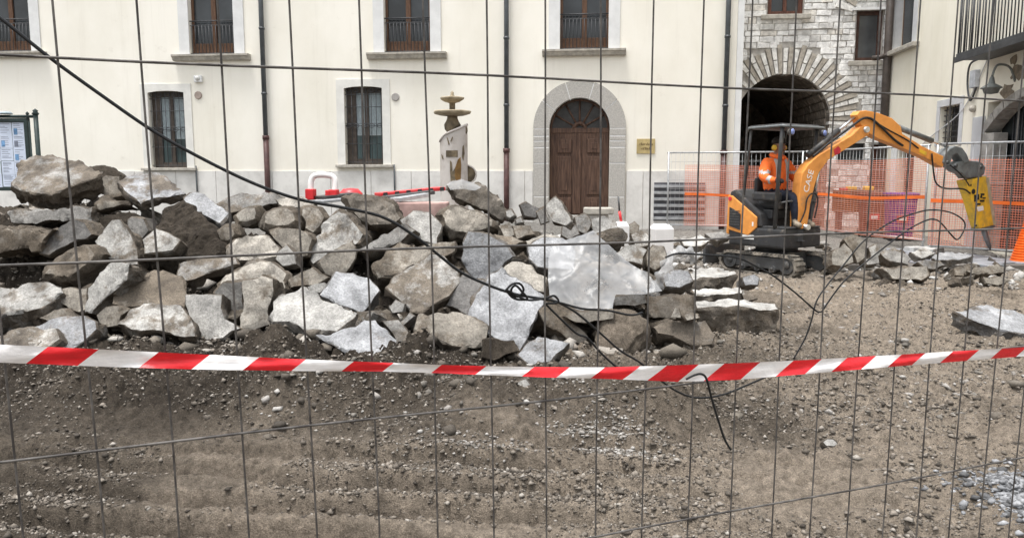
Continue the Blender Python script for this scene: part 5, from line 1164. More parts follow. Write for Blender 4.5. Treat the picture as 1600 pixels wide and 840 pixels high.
# boom swung to its left, along the fence line; outlines lie in one upright plane
BF = at(1250, 356, 12.5); BT = at(1520, 340, 14.1)
bd = V((BT.x-BF.x, BT.y-BF.y, 0)).normalized(); bn = V((bd.y, -bd.x, 0))         # bn points to the camera
if bn.dot(CAM-BF) < 0: bn = -bn
def bp(px, row, off=0.0): return on_plane(px, row, BF + bn*off, bn)
def bprism(name, poly, off, th, m, parent=exc, bev=.012):
    b = MB(); b.prism([bp(x, y, 0) + bn*off for (x, y) in poly], -bn*th); return b.build(name, m, parent, bevel=bev)
def btube(name, pts, r, m, parent=exc, off=0.0, n=10):
    b = MB(); b.tube([bp(x, y) + bn*off for (x, y) in pts], r, n); return b.build(name, m, parent)
swing = MB(); kp = bp(1247, 372); swing.prism([ex(.48, -.16, .56), ex(.48, .16, .56), V((kp.x, kp.y, SC.z+.56))+bn*-.12, V((kp.x, kp.y, SC.z+.56))+bn*.12], (0, 0, .2)); swing.build('swing_bracket', BLACKP, exc, bevel=.02)
b = MB(); b.tube([V((kp.x, kp.y, SC.z+.48)), V((kp.x, kp.y, SC.z+.86))], .07, 14); b.build('king_post', BLACKP, exc)
b = MB(); b.lathe([(.045, -.16), (.045, .16)], 14, bp(1252, 354), axis=bn); b.build('boom_pin', CHROME, exc)
boom = bprism('boom', [(1240,356),(1241,320),(1245,286),(1248,270),(1257,257),(1272,244),(1300,227),(1325,212),(1338,199),(1347,196),(1353,202),(1351,211),(1330,224),(1288,250),(1273,270),(1267,288),(1260,318),(1254,358)], .09, .18, ORANGE, exc, .012)
b = MB(); b.lathe([(.05, -.13), (.05, .13)], 14, bp(1346, 203), axis=bn); b.build('boom_tip_pin', CHROME, boom)
def btext(s, px, row, dirv, size, m, parent, off):
    cu = bpy.data.curves.new('t', 'FONT'); cu.body = s; cu.size = size; cu.align_x = 'CENTER'; cu.align_y = 'CENTER'; cu.extrude = .001
    tmp = bpy.data.objects.new('t', cu); COL.objects.link(tmp); me = bpy.data.meshes.new_from_object(tmp.evaluated_get(bpy.context.evaluated_depsgraph_get())); bpy.data.objects.remove(tmp)
    x_ = V(dirv).normalized(); z_ = bn; y_ = z_.cross(x_); M_ = Matrix((x_, y_, z_)).transposed().to_4x4(); M_.translation = bp(px, row) + bn*off
    me.transform(M_); me.materials.clear(); me.materials.append(m); return link('lettering', me, parent)
btext('CASE', 1257, 283, bp(1262, 262)-bp(1252, 300), .16, WHITEP, boom, .094)
b = MB(); c_ = bp(1301, 236) + bn*.093; e1 = (bp(1315, 228)-bp(1290, 243)).normalized(); e2 = bn.cross(e1); b.prism([c_ + e1*x + e2*y for (x, y) in ((-.07, -.05), (.05, -.06), (.08, .0), (.05, .06), (-.06, .05))], bn*.003); b.build('red_decal', REDPR, boom)
stick = bprism('stick', [(1333,180),(1338,174),(1348,173),(1367,177),(1388,185),(1402,198),(1404,209),(1436,229),(1472,246),(1467,262),(1441,247),(1401,230),(1367,217),(1350,207),(1340,196)], .075, .15, ORANGE, exc, .012)
b = MB(); c_ = bp(1436, 238) + bn*.078; e1 = (bp(1450, 244)-bp(1420, 230)).normalized(); e2 = bn.cross(e1); b.prism([c_ + e1*x + e2*y for (x, y) in ((-.09, -.03), (.09, -.03), (.09, .03), (-.09, .03))], bn*.003); b.build('yellow_decal', YEL, stick)
# cylinders
o = btube('boom_cylinder', [(1262, 243), (1310, 204)], .05, BLACKP, boom, .0); btube('cylinder_rod', [(1310, 204), (1336, 183)], .024, CHROME, boom, .0)
btube('lift_cylinder', [(1270, 366), (1284, 300)], .055, CHAR, boom, -.16); btube('cylinder_rod', [(1284, 300), (1292, 262)], .028, CHROME, boom, -.16)
btube('bucket_cylinder', [(1396, 196), (1456, 220)], .048, GREYM, stick, .0); btube('cylinder_rod', [(1456, 220), (1481, 230)], .022, CHROME, stick, .0)
link_ = bprism('coupler_link', [(1466,254),(1469,241),(1476,233),(1485,228),(1496,231),(1503,241),(1508,253),(1499,256),(1493,246),(1488,240),(1481,243),(1477,256),(1470,259)], .10, .2, GREYM, exc, .02)
cp_ = bprism('coupler', [(1480,259),(1490,253),(1501,250),(1520,252),(1528,254),(1533,262),(1531,272),(1526,276),(1504,279),(1498,272),(1488,268)], .09, .18, GREYM, exc, .02)
for (x, y) in ((1485, 259), (1524, 261), (1472, 254)):
    b = MB(); b.lathe([(.035, -.12), (.035, .12), (.02, .13)], 12, bp(x, y), axis=bn); b.build('pin', CHAR, cp_)
brk = bprism('breaker', [(1500,282),(1534,275),(1537,296),(1540,318),(1546,351),(1524,357),(1518,338),(1511,314)], .085, .17, YEL, exc, .015)
bprism('breaker_back_plate', [(1534,275),(1539,278),(1550,350),(1546,352),(1540,318)], .08, .16, mat('breaker_pale', (.42, .38, .28), .6), brk, .006)
bprism('breaker_foot', [(1522,357),(1548,351),(1549,355),(1524,361)], .078, .156, GREYM, brk, .006)
b = MB(); b.tube([bp(1536, 356), bp(1541, 372), bp(1546, 385), bp(1547.5, 391)], [.05, .045, .035, .008], 10); b.build('chisel', mat('chisel_steel', (.2, .21, .22), .4, .2, 10, metal=.5), brk)
for (x, y, s) in ((1514, 299, .05), (1519, 310, .035), (1526, 307, .03), (1510, 289, .02), (1518, 352, .022)):
    b = MB(); b.lathe([(s, 0), (s, .004)], 12, bp(x, y) + bn*.086, axis=bn); b.build('black_mark', BLACKPR, brk)
for (x0, y0, x1, y1) in ((1515,304,1519,315),(1521,303,1523,312),(1525,302,1531,305),(1524,312,1531,315),(1517,317,1525,320),(1528,308,1533,310)):
    b = MB(); b.prism([bp(x0,y0)+bn*.087, bp(x1,y0)+bn*.087, bp(x1,y1)+bn*.087, bp(x0,y1)+bn*.087], bn*.003); b.build('black_mark', BLACKPR, brk)
b = MB(); b.prism([bp(x, y)+bn*.087 for (x, y) in ((1519,323),(1529,321),(1530,328),(1521,330))], bn*.003); b.build('white_label', WHITEP, brk)
def hose(pts, off=.12, r=.016, par=None):
    b = MB(); b.tube(smooth_path([bp(x, y) + bn*off for (x, y) in pts], 6), r, 7); b.build('hose', HOSE, par or exc)
hose([(1262, 245), (1290, 222), (1325, 196), (1340, 186), (1352, 186), (1366, 197), (1388, 218), (1402, 228)], .11, .02, stick)
hose([(1350, 184), (1375, 200), (1410, 219), (1428, 232)], .09, .012, stick)
hose([(1448, 240), (1451, 270), (1455, 286), (1468, 294), (1496, 295), (1508, 302)], .1, .014, brk)
hose([(1474, 258), (1486, 268), (1498, 281), (1504, 290)], .13, .012, brk)
hose([(1240, 350), (1249, 330), (1252, 312), (1258, 303), (1266, 303), (1269, 315), (1264, 340)], .12, .012, boom)

# ------------------------------------------------------------------ operator
HIVIS = mat('hivis_orange', (.85, .16, .03), .8, .12, 12, .2, 40); REFL = mat('reflective_grey', (.42, .42, .42), .5, .1, 20)
TROU = mat('navy_trousers', (.015, .018, .03), .9, .3, 10, .2, 40); SKIN = mat('skin', (.30, .16, .11), .6, .1, 15); SHOE = mat('dusty_boots', (.3, .25, .19), .9, .3, 12); CAPM = mat('dark_cap', (.02, .016, .015), .9, .3, 20); GLOVE = mat('dark_glove', (.03, .03, .035), .9, .2, 20)
def operator():
    J = {}; E_ = []
    def j(n_, x, y, z, r, par=None):
        J[n_] = (len(J), V((x, y, z)), r)
        if par: E_.append((J[par][0], J[n_][0]))
    j('pel', -.08, 0, 1.30, .17); j('spine', -.10, 0, 1.47, .18, 'pel'); j('chest', -.08, 0, 1.68, .205, 'spine'); j('neck0', -.07, 0, 1.82, .085, 'chest'); j('neck', -.05, 0, 1.895, .062, 'neck0')
    j('jaw', -.02, 0, 1.965, .078, 'neck'); j('head', -.03, 0, 2.05, .098, 'jaw'); j('crown', -.045, 0, 2.115, .075, 'head')
    for s, k in ((-1, 'r'), (1, 'l')):
        j('sh'+k, -.08, s*.22, 1.765, .10, 'chest'); j('el'+k, .0, s*.37, 1.53, .085, 'sh'+k); j('fo'+k, .12, s*.36, 1.51, .07, 'el'+k); j('wr'+k, .215, s*.34, 1.50, .038, 'fo'+k); j('pa'+k, .27, s*.34, 1.515, .034, 'wr'+k)
        for q in range(4):
            j('fa%d'%q+k, .305, s*.34 - .027 + .018*q, 1.515 - .006*abs(q-1.5), .010, 'pa'+k); j('fb%d'%q+k, .318, s*.34 - .029 + .019*q, 1.485, .009, 'fa%d'%q+k); j('fc%d'%q+k, .295, s*.34 - .027 + .018*q, 1.468, .008, 'fb%d'%q+k)
        j('ta'+k, .262, s*.34 - s*.04, 1.505, .011, 'pa'+k); j('tb'+k, .285, s*.34 - s*.05, 1.49, .009, 'ta'+k)
        j('hi'+k, -.02, s*.10, 1.275, .105, 'pel'); j('kn'+k, .36, s*.15, 1.285, .072, 'hi'+k); j('ca'+k, .40, s*.15, 1.10, .062, 'kn'+k); j('an'+k, .41, s*.145, .885, .046, 'ca'+k); j('to'+k, .54, s*.16, .845, .040, 'an'+k)
    me = bpy.data.meshes.new('person'); me.from_pydata([v[1][:] for v in J.values()], E_, [])
    o = bpy.data.objects.new('person', me); COL.objects.link(o)
    md = o.modifiers.new('skin', 'SKIN'); md.use_smooth_shade = True
    sv = me.skin_vertices[0].data
    for i, (n_, v) in enumerate(J.items()): sv[i].radius = (v[2], v[2]); sv[i].use_root = (n_ == 'pel')
    o.modifiers.new('sub', 'SUBSURF').levels = 2
    m2 = bpy.data.meshes.new_from_object(o.evaluated_get(bpy.context.evaluated_depsgraph_get())); bpy.data.objects.remove(o)
    for m in (HIVIS, REFL, TROU, SKIN, SHOE, GLOVE): m2.materials.append(m)
    for p in m2.polygons:
        c = p.center; mi = 0; ay = abs(c.y)
        if c.z > 1.90 and ay < .14: mi = 3
        elif c.x > .222 and c.z > 1.40: mi = 5
        elif c.z < .94: mi = 4
        elif c.z < 1.37 or (c.x > .06 and c.z < 1.45 and ay < .27): mi = 2
        elif 1.47 < c.z < 1.52 and ay < .2: mi = 1
        elif ay < .2 and c.z > 1.52 and .085 < ay < .125: mi = 1
        elif ay > .2 and (1.60 < c.z < 1.65 or .10 < c.x < .145): mi = 1
        p.material_index = mi; p.use_smooth = True
    # jacket folds
    for v in m2.vertices:
        if 1.36 < v.co.z < 1.85: v.co += v.normal*.012*mnoise.noise(v.co*14)
    m2.transform(Matrix.Translation((-.05, 0, 1.25)) @ Matrix.Scale(1.1, 4) @ Matrix.Translation((.05, 0, -1.25)))
    m2.transform(EM)
    o = link('person', m2, None, ex(-.08, 0, 1.2))
    tag(o, 'seated worker in orange high-visibility jacket working the excavator levers', 'person')
    o['_abs'] = tuple(o.location)
    SCL = Matrix.Translation((-.05, 0, 1.25)) @ Matrix.Scale(1.1, 4) @ Matrix.Translation((.05, 0, -1.25))
    px_ = lambda x, y, z: EM @ (SCL @ V((x, y, z)))
    b = MB(); b.lathe([(.108, 0), (.112, .03), (.108, .07), (.08, .105), (.03, .122), (.001, .124)], 20, px_(-.045, 0, 2.05)); b.prism([px_(.06, -.075, 2.058), px_(.115, -.05, 2.05), px_(.13, 0, 2.05), px_(.115, .05, 2.05), px_(.06, .075, 2.058)], (0, 0, .012)); b.build('cap', CAPM, o)
    b = MB(); b.lathe([(.014, -.01), (.02, .0), (.012, .03), (.001, .04)], 8, px_(.068, 0, 1.99), axis=HX + V((0, 0, -.4))); b.build('nose', SKIN, o)
    for s in (-1, 1):
        b = MB(); b.lathe([(.001, -.012), (.012, -.006), (.012, .006), (.001, .012)], 8, px_(.058, s*.035, 2.028)); b.build('eye', CAPM, o)
        b = MB(); b.lathe([(.001, -.03), (.016, -.018), (.02, .01), (.001, .032)], 8, px_(-.03, s*.1, 2.01)); b.build('ear', SKIN, o)
    for s in (-1, 1):
        b = MB(); b.lathe([(.045, 0), (.05, .02), (.04, .04), (.001, .045)], 14, px_(-.03, s*.098, 1.99), axis=HY*s); b.build('ear_defender', YEL, o)
    b = MB(); b.box((.055, -.03, 1.945), (.066, .03, 1.955), 0, EM @ SCL); b.build('mouth', CAPM, o)
    b = MB(); b.tube([px_(-.05+.10*math.cos(t), .095*math.sin(t), 1.865 - .03*math.cos(t)) for t in np.linspace(0, 6.283, 17)], .032, 8); b.build('collar', HIVIS, o)
operator()

# ------------------------------------------------------------------ fence with orange netting behind the excavator
GALV = mat('galvanised', (.42, .43, .44), .45, .15, 14, metal=.4)
def net_mat():
    m = bpy.data.materials.new('orange_net'); m.use_nodes = True; t = m.node_tree; b = t.nodes['Principled BSDF']
    b.inputs['Roughness'].default_value = .5; n = nd(t, 'ShaderNodeTexNoise', Scale=3, Detail=3); tc = nd(t, 'ShaderNodeTexCoord'); t.links.new(tc.outputs['Object'], n.inputs['Vector'])
    r = nd(t, 'ShaderNodeValToRGB'); r.color_ramp.elements[0].color = (.66, .21, .13, 1); r.color_ramp.elements[1].color = (.80, .33, .23, 1); t.links.new(n.outputs[0], r.inputs[0]); t.links.new(r.outputs[0], b.inputs['Base Color'])
    MATS['orange_net'] = m; return m
NET = net_mat(); BAND = mat('orange_band', (.72, .15, .03), .45, .1, 5)
FOOT = mat('concrete_foot', (.42, .42, .41), .9, .2, 12, .3, 40)
def site_fence(p0, p1, label, nlabel, ztop, nz0, nz1, net0=0.0, net1=1.0, wires=True):
    g = thing('site_fence', label, 'fence', (p0.x, p0.y, 0), 'galvanised fence panels behind the excavator')
    dirv = V((p1.x-p0.x, p1.y-p0.y, 0)); L = dirv.length; u = dirv/L; nrm = V((u.y, -u.x, 0))
    if nrm.dot(CAM-p0) < 0: nrm = -nrm
    for q in (p0 + u*.04, p1 - u*.04):
        b = MB(); b.tube([V((q.x, q.y, q.z)), V((q.x, q.y, ztop))], .024, 8); b.build('post', GALV, g)
        b = MB(); b.box((-.14, -.32, -.02), (.14, .32, .13), 0, Matrix.Translation((q.x, q.y, q.z)) @ Matrix.Rotation(math.atan2(u.y, u.x), 4, 'Z')); b.build('foot_block', FOOT, g, bevel=.02)
    for z_ in (ztop-.02, max(p0.z, p1.z)+.16):
        b = MB(); b.tube([V((p0.x, p0.y, z_)), V((p1.x, p1.y, z_))], .02, 8); b.build('rail', GALV, g)
    b = MB()
    for k in range(1, int(L/.11)): q = p0 + u*(.11*k); b.tube([V((q.x, q.y, p0.z+.17)), V((q.x, q.y, ztop-.03))], .0035, 4)
    for k in range(1, 8): z_ = lerp(p0.z+.16, ztop-.02, k/8); b.tube([V((p0.x, p0.y, z_)), V((p1.x, p1.y, z_))], .0035, 4)
    tag(b.build('wire_mesh', GALV, g), kind='stuff')
    # netting
    t = thing('safety_net', nlabel, 'net', (p0.x, p0.y, 0), 'orange safety nets on the fence panels'); b = MB(); st = .045; hw = .0031
    def q(s, z, off=0): # gentle billow
        wv = .025*math.sin(s*2.3 + 1.3*z) + .012*math.sin(s*7.1+z*3)
        return p0 + u*s + nrm*(.035 + .0 + wv + .03) + V((0, 0, z - p0.z + .018*math.sin(s*1.9)))
    s0, s1 = L*net0, L*net1; zs = np.linspace(nz0, nz1, 9)
    for s in np.arange(s0, s1, st):
        vs_ = []
        for z in zs: vs_ += [q(s-hw, z), q(s+hw, z)]
        b.add(vs_, [(2*i, 2*i+1, 2*i+3, 2*i+2) for i in range(len(zs)-1)])
    ss = np.linspace(s0, s1, 26)
    for z in np.arange(nz0, nz1+.001, st):
        h2 = .0055
        vs_ = []
        for s in ss: vs_ += [q(s, z-h2) + nrm*.001, q(s, z+h2) + nrm*.001]
        b.add(vs_, [(2*i, 2*i+2, 2*i+3, 2*i+1) for i in range(len(ss)-1)])
    tag(b.build('net_strands', NET, t), kind='stuff')
    b = MB(); zb = lerp(nz0, nz1, .52); vs_ = []
    for s in np.linspace(s0, s1, 30): 
        dz = -.03*math.sin(math.pi*(s-s0)/max(.1, s1-s0)); vs_ += [q(s, zb-.035+dz) + nrm*.012, q(s, zb+.035+dz) + nrm*.012]
    b.add(vs_, [(2*i, 2*i+2, 2*i+3, 2*i+1) for i in range(29)]); b.build('net_band', BAND, t)
fA = at(1040, 352, 20.1); fB = at(1252, 358, 19.3); fC = at(1447, 384, 15.3); fD = at(1700, 400, 13.4)
for p in (fA, fB, fC, fD): p.z = gz(p)
zt_ = at(1040, 238, 20.1).z
ztB = at(1252, 236, 19.3).z; ztC = at(1445, 226, 15.3).z
site_fence(fA, fB, 'wire fence panel in front of the palazzo vent and downpipe', 'orange plastic net between excavator and white corner strip', (zt_+ztB)/2, .32, at(1140, 258, 19.7).z, .14, 1)
site_fence(fB + (fC-fB).normalized()*.06, fC - (fC-fB).normalized()*.05, 'wire fence panel in front of the rubbish bins', 'orange plastic net in front of the rubbish bins', (ztB+ztC)/2, .32, at(1350, 250, 17).z)
site_fence(fC + (fD-fC).normalized()*.06, fD, 'wire fence panel in front of the stone doorway', 'orange plastic net behind the hydraulic breaker', ztC+.02, .26, at(1520, 249, 14.8).z)

# ------------------------------------------------------------------ bins behind the net
def bin_(c, wd, dp, h, m, lidm, label, u):
    t = thing('rubbish_bin', label, 'bin', c); M_ = Matrix.Translation(c) @ Matrix.Rotation(math.atan2(u.y, u.x), 4, 'Z')
    b = MB(); k = .8
    vs_ = [M_ @ V(p) for p in ((-wd/2*k, -dp/2*k, .08), (wd/2*k, -dp/2*k, .08), (wd/2*k, dp/2*k, .08), (-wd/2*k, dp/2*k, .08), (-wd/2, -dp/2, h), (wd/2, -dp/2, h), (wd/2, dp/2, h), (-wd/2, dp/2, h))]
    b.add(vs_, [(0,3,2,1),(4,5,6,7),(0,1,5,4),(1,2,6,5),(2,3,7,6),(3,0,4,7)]); b.build('body', m, t, bevel=.03)
    b = MB(); b.box((-wd/2-.02, -dp/2-.03, h+.003), (wd/2+.02, dp/2+.04, h+.05), 0, M_); b.build('lid', lidm, t, bevel=.02)
    for sx in (-1, 1):
        b = MB(); b.lathe([(.09, -.03), (.09, .03)], 14, M_ @ V((sx*wd/2*.8, dp/2*.8, .09)), axis=u); b.build('wheel', BLACKP, t)
    b = MB(); b.box((-wd*.18, -dp/2*.94-.012, h*.42), (wd*.2, -dp/2*.9, h*.56), 0, M_ @ Matrix.Rotation(.0, 4, 'Z')); b.build('sticker', REDPR, t)
    b = MB(); b.box((-wd*.1, -dp/2*.94-.016, h*.45), (wd*.13, -dp/2*.94-.0125, h*.52), 0, M_); b.build('sticker_mark', WHITEP, t)
ub = (fC-fB); ub.z = 0; ub.normalize(); ub = RIGHT*.9 + FH*-.25; ub.normalize()
PUR = mat('purple_plastic', (.055, .012, .24), .45, .15, 5); BRN = mat('brown_plastic', (.09, .02, .012), .5, .2, 5)
c = at(1404, 365, 17.3); c.z = gz(c); bin_(c, .60, .6, 1.0, PUR, PUR, 'purple wheeled rubbish bin behind the orange net', ub)
c = at(1361, 362, 18.0); c.z = gz(c); bin_(c, .58, .55, .98, BRN, BRN, 'reddish brown wheeled bin beside the purple one', ub)
a = at(1335, 330, 18.8); b = MB(); t = thing('metal_planter', 'long brown metal trough with yellow lids behind the net', 'container', (a.x, a.y, gz(a)))
M_ = Matrix.Translation((a.x, a.y, gz(a))) @ Matrix.Rotation(math.atan2(ub.y, ub.x), 4, 'Z'); z0 = at(1335, 331, 18.8).z - gz(a); z1 = at(1335, 297, 18.8).z - gz(a)
b.box((-.48, -.3, z0), (.48, .3, z1), 0, M_); b.build('trough', mat('ochre_brown', (.12, .06, .02), .6, .3, 5), t, bevel=.02)
b = MB(); b.box((-.40, -.25, 0), (-.30, .25, z0-.003), 0, M_); b.build('leg', CHAR, t); b = MB(); b.box((.30, -.25, 0), (.40, .25, z0-.003), 0, M_); b.build('leg', CHAR, t)
for x in (-.1, .28): b = MB(); b.box((x-.1, -.2, z1+.003), (x+.1, .2, z1+.09), 0, M_); b.build('lid', YEL, t, bevel=.02)
b = MB(); b.box((-.35, -.2, z1+.003), (-.2, .2, z1+.05), 0, M_); b.build('lid', REDPR, t, bevel=.01)
# ------------------------------------------------------------------ orange cone at the edge
c = at(1611, 405, 13.6); c.z = gz(c)
t = thing('traffic_cone', 'ribbed orange plastic cone on a white base beside the net', 'cone', c)
b = MB(); pr = []
for k in range(22):
    z = .06 + k*.045; r_ = lerp(.33, .10, k/21); pr += [(r_, z), (r_, z+.026), (r_-.018, z+.03), (r_-.018, z+.043)]
b.lathe(pr, 28, c); b.build('cone_body', mat('cone_orange', (.85, .14, .015), .45, .1, 6), t)
b = MB(); b.lathe([(.40, 0), (.40, .04), (.36, .058)], 28, c); b.build('cone_base', mat('cone_white', (.7, .7, .68), .6, .1, 6), t)

# ------------------------------------------------------------------ fountain
FD = 15.2
fb = at(710, 330, FD); fb.z = 0.1
foun = thing('fountain', 'weathered stone fountain with two bowls on a curved pedestal', 'fountain', fb)
FST = mat('fountain_stone', (.36, .32, .285), .85, .2, 4, .3, 30, col2=(.50, .465, .435), lo=.3, hi=.55, detail=9); FBW = mat('fountain_bowl', (.20, .16, .10), .85, .3, 5, .3, 30, col2=(.42, .36, .26), lo=.3, hi=.6, detail=9); FDK = mat('fountain_algae_shade', (.085, .068, .045), .85, .4, 6, .3, 30, col2=(.25, .2, .13), lo=.4, hi=.7); RUST = mat('fountain_rust', (.20, .115, .04), .8, .3, 8)
def fzr(row): return at(710, row, FD).z
fp = lambda px, row, off=0.0: on_plane(px, row, fb, FH) - FH*off
# curved shell: half drum whose top edge sweeps up to the right
k0, k1 = fp(688, 280), fp(731, 280); cxm = (k0+k1)/2; rw = (k1-k0).length/2
b = MB(); n_ = 22; outer = []; top = []
for i in range(n_+1):
    a_ = math.pi*i/n_; xx = -math.cos(a_); yy = -math.sin(a_)
    px = 709.5 + 21.5*xx; tt = (px-688)/43
    row = lerp(222, 212, min(1, tt/.2)) if tt < .2 else (lerp(212, 203, (tt-.2)/.5) if tt < .7 else lerp(203, 196, (tt-.7)/.3))
    base = V((cxm.x, cxm.y, 0)) + RIGHT*rw*xx + FH*rw*yy
    outer.append(base); top.append(fzr(row))
vs_ = []
for p, z in zip(outer, top):
    q_ = V((cxm.x, cxm.y, 0)).lerp(p, .86)
    vs_ += [V((p.x, p.y, .1)), V((p.x, p.y, z)), V((q_.x, q_.y, z)), V((q_.x, q_.y, .1))]
fs_ = []
for i in range(n_):
    a_ = 4*i; fs_ += [(a_, a_+4, a_+5, a_+1), (a_+1, a_+5, a_+6, a_+2), (a_+2, a_+6, a_+7, a_+3)]
fs_ += [(0, 1, 2, 3), (4*n_, 4*n_+3, 4*n_+2, 4*n_+1)]
b.add(vs_, fs_, 0, False); ped = b.build('pedestal', FST, foun)
b = MB(); b.lathe([(rw*.8, .1), (rw*.8, fzr(225))], 20, V((cxm.x, cxm.y, 0))); b.build('core', FDK, foun)
col = lambda prof, name, m, wob=0: MB().lathe([(r_*FD/1200, fzr(row)) for (r_, row) in prof], 28, V((fp(707, 200).x, fp(707, 200).y, 0)), wob=wob).build(name, m, foun)
col([(13, 228), (11, 212), (8, 208), (12, 203), (13, 196), (10, 191), (8, 186), (8, 183), (9, 181)], 'column', FDK)
col([(6, 183), (18, 182), (27, 179.5), (28.5, 177), (28, 175), (24, 176), (4, 177.5)], 'lower_bowl', FBW, .03)
col([(6, 178), (4.5, 172), (4.5, 164), (7, 161)], 'upper_column', FDK)
col([(5, 163), (12, 161), (17.5, 157.5), (18.5, 155), (17, 154), (3, 155.5)], 'upper_bowl', FBW, .03)
col([(4, 156), (4.5, 153), (2.2, 150), (2.8, 147.5), (.01, 144)], 'finial', FBW)
fr_ = cxm - FH*rw
def fquad(px0, r0, px1, r1, name, m):
    b = MB(); vs_ = []
    for (px, row) in ((px0, r0), (px1, r0), (px1, r1), (px0, r1)):
        xx = (px-709.5)/21.5; base = V((cxm.x, cxm.y, 0)) + RIGHT*(rw+.004)*xx - FH*(rw+.004)*math.sqrt(max(0, 1-xx*xx)); vs_.append(V((base.x, base.y, fzr(row))))
    b.prism(vs_, -FH*.012); return b.build(name, m, foun)
def fpoly(pts_, name, m):
    b = MB(); vs_ = []
    for (px, row) in pts_:
        xx = (px-709.5)/21.5; base = V((cxm.x, cxm.y, 0)) + RIGHT*(rw+.003)*xx - FH*(rw+.003)*math.sqrt(max(0, 1-xx*xx)); vs_.append(V((base.x, base.y, fzr(row))))
    b.prism(vs_, -FH*.004); return b.build(name, m, foun)
for q0 in range(699, 716, 3): fpoly([(q0,236),(q0+3,236),(q0+3,246),(q0,246)], 'spout_slot', FDK)
fpoly([(705,251),(708,254),(709,268),(711,285),(706,285),(705,268)], 'stain', FDK); fpoly([(713,262),(717,250),(721,246),(722,258),(721,283),(714,284),(712,274)], 'stain', RUST)
fpoly([(724,230),(726,227),(727,240),(725,252),(723,246)], 'stain', FDK); fpoly([(700,215),(702,217),(705,226),(703,228)], 'stain', FDK); fpoly([(709,215),(710,217),(707,224),(706,222)], 'stain', FDK); fpoly([(691,241),(694,244),(695,250),(692,248)], 'stain', FDK); fpoly([(711,286),(708,270),(713,262),(714,278)], 'stain', FDK)
b = MB(); pts = smooth_path([fp(731, 258), fp(740, 263), fp(744, 271), fp(742, 280), fp(735, 286), fp(725, 290)], 6); b.tube(pts, [.016]*len(pts), 8); b.build('scroll', FST, foun)
b = MB(); b.prism([fp(x, y, -.04) for (x, y) in ((727,256),(734,259),(740,265),(743,272),(741,280),(734,285),(727,287))], FH*.12); b.build('scroll_shade_fill', FDK, foun)  # dark wedge inside the scroll, its colour standing in for shade
b = MB(); vc = fp(726, 204, .1); b.tube([vc + RIGHT*.045*math.cos(t) + V((0, 0, .06*math.sin(t))) for t in np.linspace(0, 6.283, 15)], .024, 8); b.build('volute', FDK, foun)
b = MB(); b.tube([V((outer[i].x, outer[i].y, top[i])) for i in range(1, n_)], .022, 8); b.build('rim_moulding', FST, foun)
b = MB(); b.lathe([(.9, 0), (.9, .35), (.85, .4), (.3, .42)], 32, V((cxm.x, cxm.y, .1))); b.build('basin', FST, foun)

# ------------------------------------------------------------------ notice board
nb = at(30, 300, 15.5); nb.z = gz(nb)
brd = thing('notice_board', 'dark green metal notice board covered with white papers', 'notice board', nb)
GRN = mat('board_green', (.025, .04, .038), .5, .25, 8); PAPER = mat('paper', (.62, .68, .80), .8, .06, 6)
npf = lambda px, row, off=0.0: on_plane(px, row, nb, V((0, 1, 0))) - V((0, off, 0))
for px in (-95, 57):
    q_ = npf(px, 200); b = MB(); b.tube([V((q_.x, q_.y, nb.z-.05)), V((q_.x, q_.y, npf(px, 180).z))], .045, 10); b.lathe([(.045, 0), (.07, .03), (.04, .06), (.05, .09), (.001, .13)], 12, V((q_.x, q_.y, npf(px, 180).z))); b.build('post', GRN, brd)
a_, c_ = npf(-95, 182), npf(57, 182); b = MB(); b.tube([a_, c_], .03, 8); b.build('top_rail', GRN, brd)
for px in (-45, 43): q_ = npf(px, 182); b = MB(); b.lathe([(.02, -.1), (.03, 0), (.02, .03), (.035, .06), (.001, .1)], 10, q_); b.build('finial', GRN, brd)
a_, c_ = npf(-90, 186), npf(53, 298); b = MB(); b.box((a_.x, a_.y-.02, c_.z), (c_.x, a_.y+.04, a_.z)); b.build('panel', mat('board_backing', (.10, .14, .14), .7), brd, bevel=.01)
for (x0, x1, z0, z1) in ((a_.x, a_.x+.07, c_.z, a_.z), (c_.x-.07, c_.x, c_.z, a_.z), (a_.x+.07, c_.x-.07, a_.z-.07, a_.z), (a_.x+.07, c_.x-.07, c_.z, c_.z+.07)):
    b = MB(); b.box((x0, a_.y-.06, z0), (x1, a_.y-.021, z1)); b.build('frame', GRN, brd)
INK = mat('grey_ink', (.22, .24, .30), .8); INK2 = mat('blue_picture', (.16, .3, .5), .8, .4, 8)
pw = (c_.x - a_.x - .16)/6; ph = (a_.z - c_.z - .16)/5
rp = random.Random(4)
for i in range(6):
    for k in range(5):
        x0 = a_.x+.08+pw*i + rp.uniform(0, .015); z1 = a_.z-.08-ph*k; x1 = x0+pw-.012; z0 = z1-ph+.01 - rp.uniform(0, .03); y_ = a_.y-.023-.003*((i+k) % 2)
        b = MB(); b.box((x0, y_, z0), (x1, y_+.0015, z1)); pp = b.build('notice', PAPER, brd)
        b = MB(); zz = z1-.035
        while zz > z0+.03:
            b.box((x0+.03, y_-.0015, zz), (x1-rp.uniform(.03, .14), y_-.0002, zz+.009)); zz -= rp.uniform(.022, .05)
        tag(b.build('text_lines', INK, pp), kind='stuff')
        if rp.random() < .4:
            b = MB(); b.box((x0+.03, y_-.003, z0+.03), (x0+.11, y_-.0017, z0+.15)); b.build('picture', rp.choice((INK, INK2)), pp)
b = MB(); q_ = npf(8, 176); b.lathe([(.001, .06), (.09, .05), (.13, .02), (.13, 0)], 16, V((q_.x, q_.y, q_.z-.03))); b.build('crest', mat('crest_grey', (.35, .42, .45), .6), brd)

